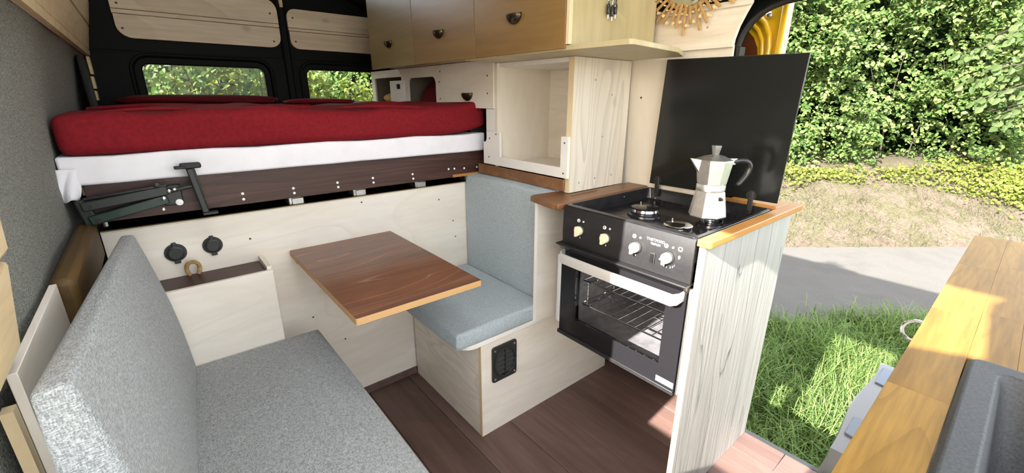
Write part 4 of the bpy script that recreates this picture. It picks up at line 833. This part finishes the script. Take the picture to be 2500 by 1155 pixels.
B(.32, .36, -.56, -.52, .0, .76).build('leg', 'white', ct)
B(.30, .8145, -.58, .020, .745, .760).build('sink_shelf', 'white', ct)
B(.30, .8145, .005, .020, .7605, .895).build('apron', 'white', ct)
# moulded white box hanging in front of it by the door
wb_ = thing('plastic_box', (1.35, .1, 0), 'white moulded plastic box with pale blue recesses in front of the worktop', 'box')
cushion(1.02, 1.60, .024, .165, .0, .36, .004, 6).build('tank', 'whiteplastic', wb_, bevel=.02, seg=3)
def lidfn(q):
    t = (q.x-1.13)/.47
    q.z += .035*t; q.y -= .006*(1+math.sin(t*8+1))*(1 if q.y > .1 else 0)*max(0, min(1, (q.z-.38)/.06))
    return q
cushion(1.13, 1.60, .026, .160, .366, .462, .004, 14, lidfn).build('cover', 'whiteplastic', wb_, bevel=.012, seg=3)
def lz(x): return .4665+.035*(x-1.13)/.47
for x, l_ in ((1.185, .10), (1.46, .11)):
    MB().hexa([(x, .085, lz(x)), (x+l_, .085, lz(x+l_)), (x+l_-.01, .140, lz(x+l_)-.001), (x+.015, .140, lz(x)-.001)], [(x, .085, lz(x)+.004), (x+l_, .085, lz(x+l_)+.004), (x+l_-.01, .140, lz(x+l_)+.0035), (x+.015, .140, lz(x)+.0035)]).build('recess', 'bluegrey', wb_, bevel=.003)
MB().prism(rrect(1.05, 1.125, .06, .155, .02), 'Z', .3605, .395).build('spout_cap', 'whiteplastic', wb_, bevel=.006)
B(1.064, 1.11, .1551, .158, .372, .380).build('slot', 'dark', wb_)
tag(MB().tube([(1.355+.010*math.sin(t), .084+.026*math.cos(t), .728+.023*math.sin(t)) for t in np.linspace(-.2-2.5, 2.5, 22)], .0042, 8).build('metal_ring', 'chrome', None), 'small polished steel ring on the front of the oak worktop', 'ring')
# ------------------------------------------------------------------ outside: path, bank, hedge, grass
ND = Vector((.622, .783, 0)); TD = Vector((.783, -.622, 0))
NDa, TDa = np.array(ND), np.array(TD)
def W(d, s, z): q = ND*d+TD*s; return (q.x, q.y, z)
def wob(x, y): return .5*math.sin(2.1*x+1.3*y)+.3*math.sin(4.7*x-2.9*y+1)+.2*math.sin(9.1*x+7.3*y+2)
struct(MB().grid(lambda u, v: W(3.30+1.98*v+.045*wob(34*u*3, v*2)*(1 if v in (0, 1) else 0), -13+34*u, -.602), 150, 6).build('road', 'asphalt', fix=False))
def bankz(d, s):
    if d < 5.22: return -.615
    t = min(1, (d-5.22)/2.0); return -.615+.80*(t*t*(3-2*t)*.35+t*.65)+.035*wob(d*1.6, s*.9)*min(1, (d-5.2)*2)+max(0, d-7.2)*.12
struct(MB().grid(lambda u, v: W(5.16+9*v**1.6, -13+34*u, bankz(5.16+9*v**1.6, -13+34*u)), 150, 40).build('ground_bank', 'bank', fix=False))
def leaves(P, A, Nn, ln, wd, fold=.18, droop=.1):
    """Folded two-quad leaves: base P, axis A, normal Nn."""
    A = A/np.linalg.norm(A, axis=1, keepdims=True); Bv = np.cross(Nn, A); Bv /= np.linalg.norm(Bv, axis=1, keepdims=True); Cn = np.cross(A, Bv)
    ln = ln[:, None]; wd = wd[:, None]
    p0 = P; tip = P+A*ln-Cn*ln*droop
    def o_(t, w_, sg): return P+A*ln*t+Bv*wd*w_*sg+Cn*wd*fold*w_*2-Cn*ln*droop*t*t
    l1, l2, l3 = o_(.16, .36, 1), o_(.48, .50, 1), o_(.80, .30, 1); r1, r2, r3 = o_(.16, .36, -1), o_(.48, .50, -1), o_(.80, .30, -1)
    V = np.stack([p0, l1, l2, l3, tip, r3, r2, r1], 1).reshape(-1, 3); n = len(P); o = np.arange(n)[:, None]*8
    return V, np.concatenate([o+np.array([[0, 4, 3, 2, 1]]), o+np.array([[0, 7, 6, 5, 4]])], 0)
def quadmesh(name, V, F, mat, parent=None, stuff=True):
    me = bpy.data.meshes.new(name); org = WL[parent.name] if parent else Vector((V[:, 0].mean(), V[:, 1].mean(), V[:, 2].min()))
    V = V-np.array(org); me.vertices.add(len(V)); me.vertices.foreach_set('co', V.astype(np.float32).ravel())
    k = F.shape[1]; me.loops.add(F.size); me.loops.foreach_set('vertex_index', F.astype(np.int32).ravel())
    me.polygons.add(len(F)); me.polygons.foreach_set('loop_start', np.arange(0, F.size, k, dtype=np.int32))
    me.update(calc_edges=True); me.validate(); me.materials.append(M[mat])
    o = bpy.data.objects.new(name, me); COL.objects.link(o); WL[o.name] = org
    if parent: o.parent = parent
    else: o.location = org
    if stuff: o['kind'] = 'stuff'
    return o
def lumps(s, z): return .5*np.sin(2.3*s+1.1*z+.4)+.35*np.sin(-1.7*s+3.9*z+1.7)+.3*np.sin(5.3*s+2.2*z)+.22*np.sin(7.9*s-6.1*z+.9)
def sprays(nsp, org, dirs, per=10, L0=.30, leaf=.065, up=None, jit=.012):
    """Leaves set alternately along short twigs."""
    P = []; A = []; Nn = []
    for o, d in zip(org, dirs):
        d = d/np.linalg.norm(d); k = per+rng.integers(-3, 4); pn = up+rng.normal(0, .28, 3); pn -= d*pn.dot(d); pn /= np.linalg.norm(pn); sd = np.cross(pn, d)
        for i in range(k):
            t = (i+.5)/k; sg = 1 if i % 2 else -1
            q = o+d*L0*t-np.array([0, 0, .10])*t*t*L0*2+rng.normal(0, jit, 3)
            ax = sd*sg*.85+d*.6+np.array([0, 0, -.35])+rng.normal(0, .2, 3)
            P.append(q); A.append(ax); Nn.append(pn+rng.normal(0, .32, 3))
    P = np.array(P); A = np.array(A); Nn = np.array(Nn); n = len(P); l = leaf*rng.uniform(.6, 1.25, n)
    return leaves(P, A, Nn, l, l*rng.uniform(.62, .85, n))
def shrub(name, s0, s1, zt, label, dense, leaf=.066, group='shrubs of the hedge', d0=7.05, mat='leaf'):
    sm = (s0+s1)/2; root = thing(name, W(7.3, sm, bankz(7.3, sm)), label, 'shrub', group)
    n = int(dense*(s1-s0)*zt); s = rng.uniform(s0-.15, s1+.15, n); z = .12+rng.uniform(0, 1, n)**.9*zt; lv = lumps(s, z)
    keep = rng.uniform(-.95, .35, n) < lv; s, z, lv = s[keep], z[keep], lv[keep]
    d = d0+.35-lv*.38+.10*np.clip(1-z, 0, 1)-.10*np.clip(z-1.2, 0, 2)+rng.uniform(-.08, .62, len(s))**1.0
    org = NDa[None]*d[:, None]+TDa[None]*s[:, None]; org[:, 2] = z
    dirs = -NDa[None]*.75+TDa[None]*rng.normal(-.15, .55, len(s))[:, None]+np.array([0, 0, 1])*rng.normal(-.05, .35, len(s))[:, None]
    V, F = sprays(len(s), org, dirs, up=np.array([-.62, -.42, .62]), leaf=leaf)
    quadmesh('foliage', V, F, mat, root)
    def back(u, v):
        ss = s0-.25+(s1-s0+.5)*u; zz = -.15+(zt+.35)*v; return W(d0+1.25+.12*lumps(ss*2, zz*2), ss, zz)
    MB().grid(back, 10, 14).build('shade_backing', 'inner', root, fix=False)['kind'] = 'stuff'  # dark sheet behind the leaves, painted as the hedge's inner shade
    for k in range(2):
        a = s0+(s1-s0)*(k+.5)/2; r0 = random.uniform(.009, .016)
        pth = [W(d0+.55-.30*t*random.uniform(.6, 1), a+random.uniform(-.25, .35)*t, -.1+2.1*t) for t in (0, .25, .5, .75, 1)]
        MB().tube(pth, [r0*(1-.75*t) for t in (0, .25, .5, .75, 1)], 6).build('branch', 'bark', root)
    return root
zt = 3.4
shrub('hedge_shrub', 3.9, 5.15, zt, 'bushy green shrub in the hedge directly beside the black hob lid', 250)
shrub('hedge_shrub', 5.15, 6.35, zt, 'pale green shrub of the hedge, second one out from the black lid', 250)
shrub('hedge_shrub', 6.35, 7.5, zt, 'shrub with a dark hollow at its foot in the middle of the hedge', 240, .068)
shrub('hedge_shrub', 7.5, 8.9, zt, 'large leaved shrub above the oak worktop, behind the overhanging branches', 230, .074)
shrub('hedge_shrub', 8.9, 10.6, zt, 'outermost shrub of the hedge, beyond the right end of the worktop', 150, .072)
shrub('hedge_shrub', -7.6, -4.9, 2.6, 'far hedge shrub behind the left rear window', 110, .07)
shrub('hedge_shrub', -4.9, -1.6, 2.6, 'far hedge shrub behind the right rear window', 110, .07)
# nearer bushes outside the rear windows
def bush(x, y, r, h, label, nsp, leaf, mat):
    root = thing('garden_bush', (x, y, -.6), label, 'bush', 'bushes behind the rear doors')
    th = rng.uniform(PI*.75, PI*2.1, nsp); z = rng.uniform(.55, h, nsp); rr = r*(1-.25*((z-h*.6)/h)**2)+rng.uniform(-.25, .02, nsp)
    org = np.stack([x+rr*np.cos(th), y+rr*np.sin(th), z], 1); dirs = np.stack([np.cos(th)-.2, np.sin(th)-.2, rng.normal(-.1, .4, nsp)], 1)
    V, F = sprays(nsp, org, dirs, up=np.array([-.6, -.35, .7]), leaf=leaf, L0=.34); quadmesh('foliage', V, F, mat, root)
    for k in range(4):
        a = 2*PI*k/4; MB().tube([(x+.1*math.cos(a), y+.1*math.sin(a), -.6), (x+.25*math.cos(a), y+.25*math.sin(a), .5), (x+.5*math.cos(a), y+.5*math.sin(a), 1.5)], [.02, .014, .006], 6).build('stem', 'bark', root)
bush(.15, 5.2, .62, 2.0, 'sunlit bush behind the outer half of the left rear window', 420, .055, 'leaf')
bush(.85, 5.0, .42, 1.65, 'yellow green bush behind the middle of the left rear window', 300, .055, 'weed')
bush(1.75, 5.3, .45, 1.42, 'yellow green bush low behind the right rear window', 260, .052, 'weed')
bush(2.6, 5.9, .60, 2.0, 'darker green bush beside the cabinet edge in the right rear window', 420, .05, 'leaf')

# overhanging branches with single leaves
lm = []
for k in range(4):
    V, F = leaves(np.zeros((1, 3)), np.array([[0, 0, -1.]]), np.array([[0, -1., 0]]), np.array([.092]), np.array([.058+.006*k]), .16, .08+.03*k)
    me = bpy.data.meshes.new('leaf'); me.from_pydata(V.tolist(), [], F.tolist()); me.materials.append(M['leafone']); lm.append(me)
for name_l, path in [
    ('topmost drooping branch with large leaves at the right', [(9.08, .32, 2.27), (8.87, .49, 2.13), (8.66, .66, 1.99), (8.48, .80, 1.88), (8.24, .99, 1.81)]),
    ('second drooping branch with large leaves, above the worktop', [(9.21, .22, 1.84), (8.99, .39, 1.71), (8.75, .59, 1.67), (8.56, .74, 1.58), (8.42, .85, 1.46)]),
    ('third drooping branch with hanging leaves, above the worktop', [(9.32, .13, 1.49), (9.04, .36, 1.42), (8.8, .55, 1.34), (8.61, .69, 1.23)]),
    ('lowest drooping branch with paired leaves, above the worktop', [(9.4, .07, 1.23), (9.07, .33, 1.16), (8.84, .51, 1.04)])]:
    # carry each branch back into the hedge it grows from
    p0 = Vector(path[0]); full = [p0+ND*1.0+TD*.35+Vector((0, 0, -.15)), p0+ND*.4+TD*.2]+[Vector(p) for p in path]
    root = thing('leafy_branch', path[0], name_l, 'branch', 'branches hanging out of the hedge')
    MB().tube(full, [.013-.010*i/(len(full)-1) for i in range(len(full))], 6).build('stem', 'bark', root)
    P = [Vector(p) for p in full[1:]]; seg = [(a, b_) for a, b_ in zip(P, P[1:])]
    cnt = 0
    for a, b_ in seg:
        ln = (b_-a).length; m_ = max(3, int(ln/.026))
        for i in range(m_):
            q = a.lerp(b_, (i+.5)/m_)+Vector(rng.normal(0, .055, 3))+Vector((0, 0, -.03)); o = bpy.data.objects.new('leaf', lm[cnt % 4]); COL.objects.link(o); o.parent = root; cnt += 1
            side = 1 if i % 2 else -1
            ax = Vector((0, 0, -.75))+(b_-a).normalized()*.45+TD*side*.25+Vector((0, 0, .55 if side > 0 else 0))+Vector(rng.normal(0, .22, 3)); nr = Vector((-.85, -.35, .30))+Vector(rng.normal(0, .25, 3))
            ax.normalize(); nr = (nr-ax*nr.dot(ax)).normalized(); zx = -ax; yx = -nr; xx = yx.cross(zx)
            sc = random.uniform(.75, 1.2)
            o.matrix_local = Matrix.Translation(q-Vector(path[0])) @ Matrix(((xx.x, yx.x, zx.x, 0), (xx.y, yx.y, zx.y, 0), (xx.z, yx.z, zx.z, 0), (0, 0, 0, 1))) @ Matrix.Scale(sc, 4)

# low yellow green plants at the foot of the hedge
n = 7000; s = rng.uniform(3.0, 10.5, n); k = rng.uniform(-1.1, 1.0, n) < np.sin(2.7*s+1)*.5+np.sin(6.1*s)*.3+(s-6.5)*.18; s = s[k]; n = len(s); f = np.sin(1.9*s+.4)*.25+np.sin(4.3*s+2)*.16
d = 6.95-rng.uniform(0, 1, n)**1.6*(.45+f*.6); P = NDa[None]*d[:, None]+TDa[None]*s[:, None]
P[:, 2] = np.array([bankz(a, b_) for a, b_ in zip(d, s)])+rng.uniform(.01, .17, n)*(1+1.5*f)
A = rng.normal(0, .7, (n, 3))+np.array([-.3, -.4, .1]); Nn = np.array([-.6, -.3, .7])+rng.normal(0, .3, (n, 3)); l = rng.uniform(.03, .06, n)
V, F = leaves(P, A, Nn, l, l*.7); tag(quadmesh('undergrowth', V, F, 'weed'), 'low yellow green undergrowth at the foot of the hedge', 'plants')
# trailing creeper clump on the bank at the right
n = 1500; s = 8.0+rng.normal(0, .34, n); d = 6.35+rng.normal(0, .24, n); P = NDa[None]*d[:, None]+TDa[None]*s[:, None]
P[:, 2] = np.array([bankz(a, b_) for a, b_ in zip(d, s)])+rng.uniform(.02, .22, n)
A = rng.normal(0, .7, (n, 3))+np.array([-.3, -.4, .1]); Nn = np.array([-.6, -.3, .7])+rng.normal(0, .3, (n, 3)); l = rng.uniform(.035, .065, n)
V, F = leaves(P, A, Nn, l, l*.75); tag(quadmesh('undergrowth', V, F, 'weed'), 'bright green creeper clump running down the bank at the right', 'plants')
def blades(P, h, wd, lean, mat, name, label):
    n = len(P); az = rng.uniform(0, 2*PI, n); ln_ = rng.uniform(.2, 1, n)*lean; dirv = np.stack([np.cos(az)*ln_, np.sin(az)*ln_, np.zeros(n)], 1)
    sd = np.stack([-np.sin(az), np.cos(az), np.zeros(n)], 1)*wd[:, None]*.5; up = np.array([0, 0, 1.])
    q1 = P+(dirv*.28+up*.55)*h[:, None]; q2 = P+(dirv*.75+up*.86)*h[:, None]; q3 = P+(dirv*1.25+up*.9)*h[:, None]
    V = np.stack([P-sd, P+sd, q1+sd*.9, q1-sd*.9, q2+sd*.6, q2-sd*.6, q3+sd*.12, q3-sd*.12], 1).reshape(-1, 3); o = np.arange(n)[:, None]*8
    F = np.concatenate([o+np.array([[0, 1, 2, 3]]), o+np.array([[3, 2, 4, 5]]), o+np.array([[5, 4, 6, 7]])], 0)
    return tag(quadmesh(name, V, F, mat), label, 'grass')
n = 46000; x = rng.uniform(1.7, 6.2, n); y = rng.uniform(-1.6, 2.4, n); dd = .622*x+.783*y
k = dd < 3.36+.07*np.sin(6*x)+rng.normal(0, .05, n); x, y = x[k], y[k]
P = np.stack([x, y, np.full(len(x), -.622)], 1); h = rng.uniform(.07, .19, len(x))*(1+.35*np.sin(5*x+3*y)*np.sin(4*y-2*x))
blades(P, h, rng.uniform(.004, .008, len(x)), 1.15, 'blade', 'grass', 'long green grass between the van and the tarmac path')
n = 15000; s = rng.uniform(2.2, 11, n); d = 5.25+rng.uniform(0, 1, n)*1.9; cl_ = np.sin(3*s+2*d)+np.sin(7*s-5*d+1); k = rng.uniform(-2.2, 2, n) < cl_; s, d = s[k], d[k]
P = NDa[None]*d[:, None]+TDa[None]*s[:, None]; P[:, 2] = np.array([bankz(a, b_) for a, b_ in zip(d, s)])-.005
blades(P, rng.uniform(.03, .10, len(s)), rng.uniform(.003, .007, len(s)), 1.5, 'straw', 'grass', 'dry straw coloured grass on the bank beyond the path')
bpy.context.view_layer.update()
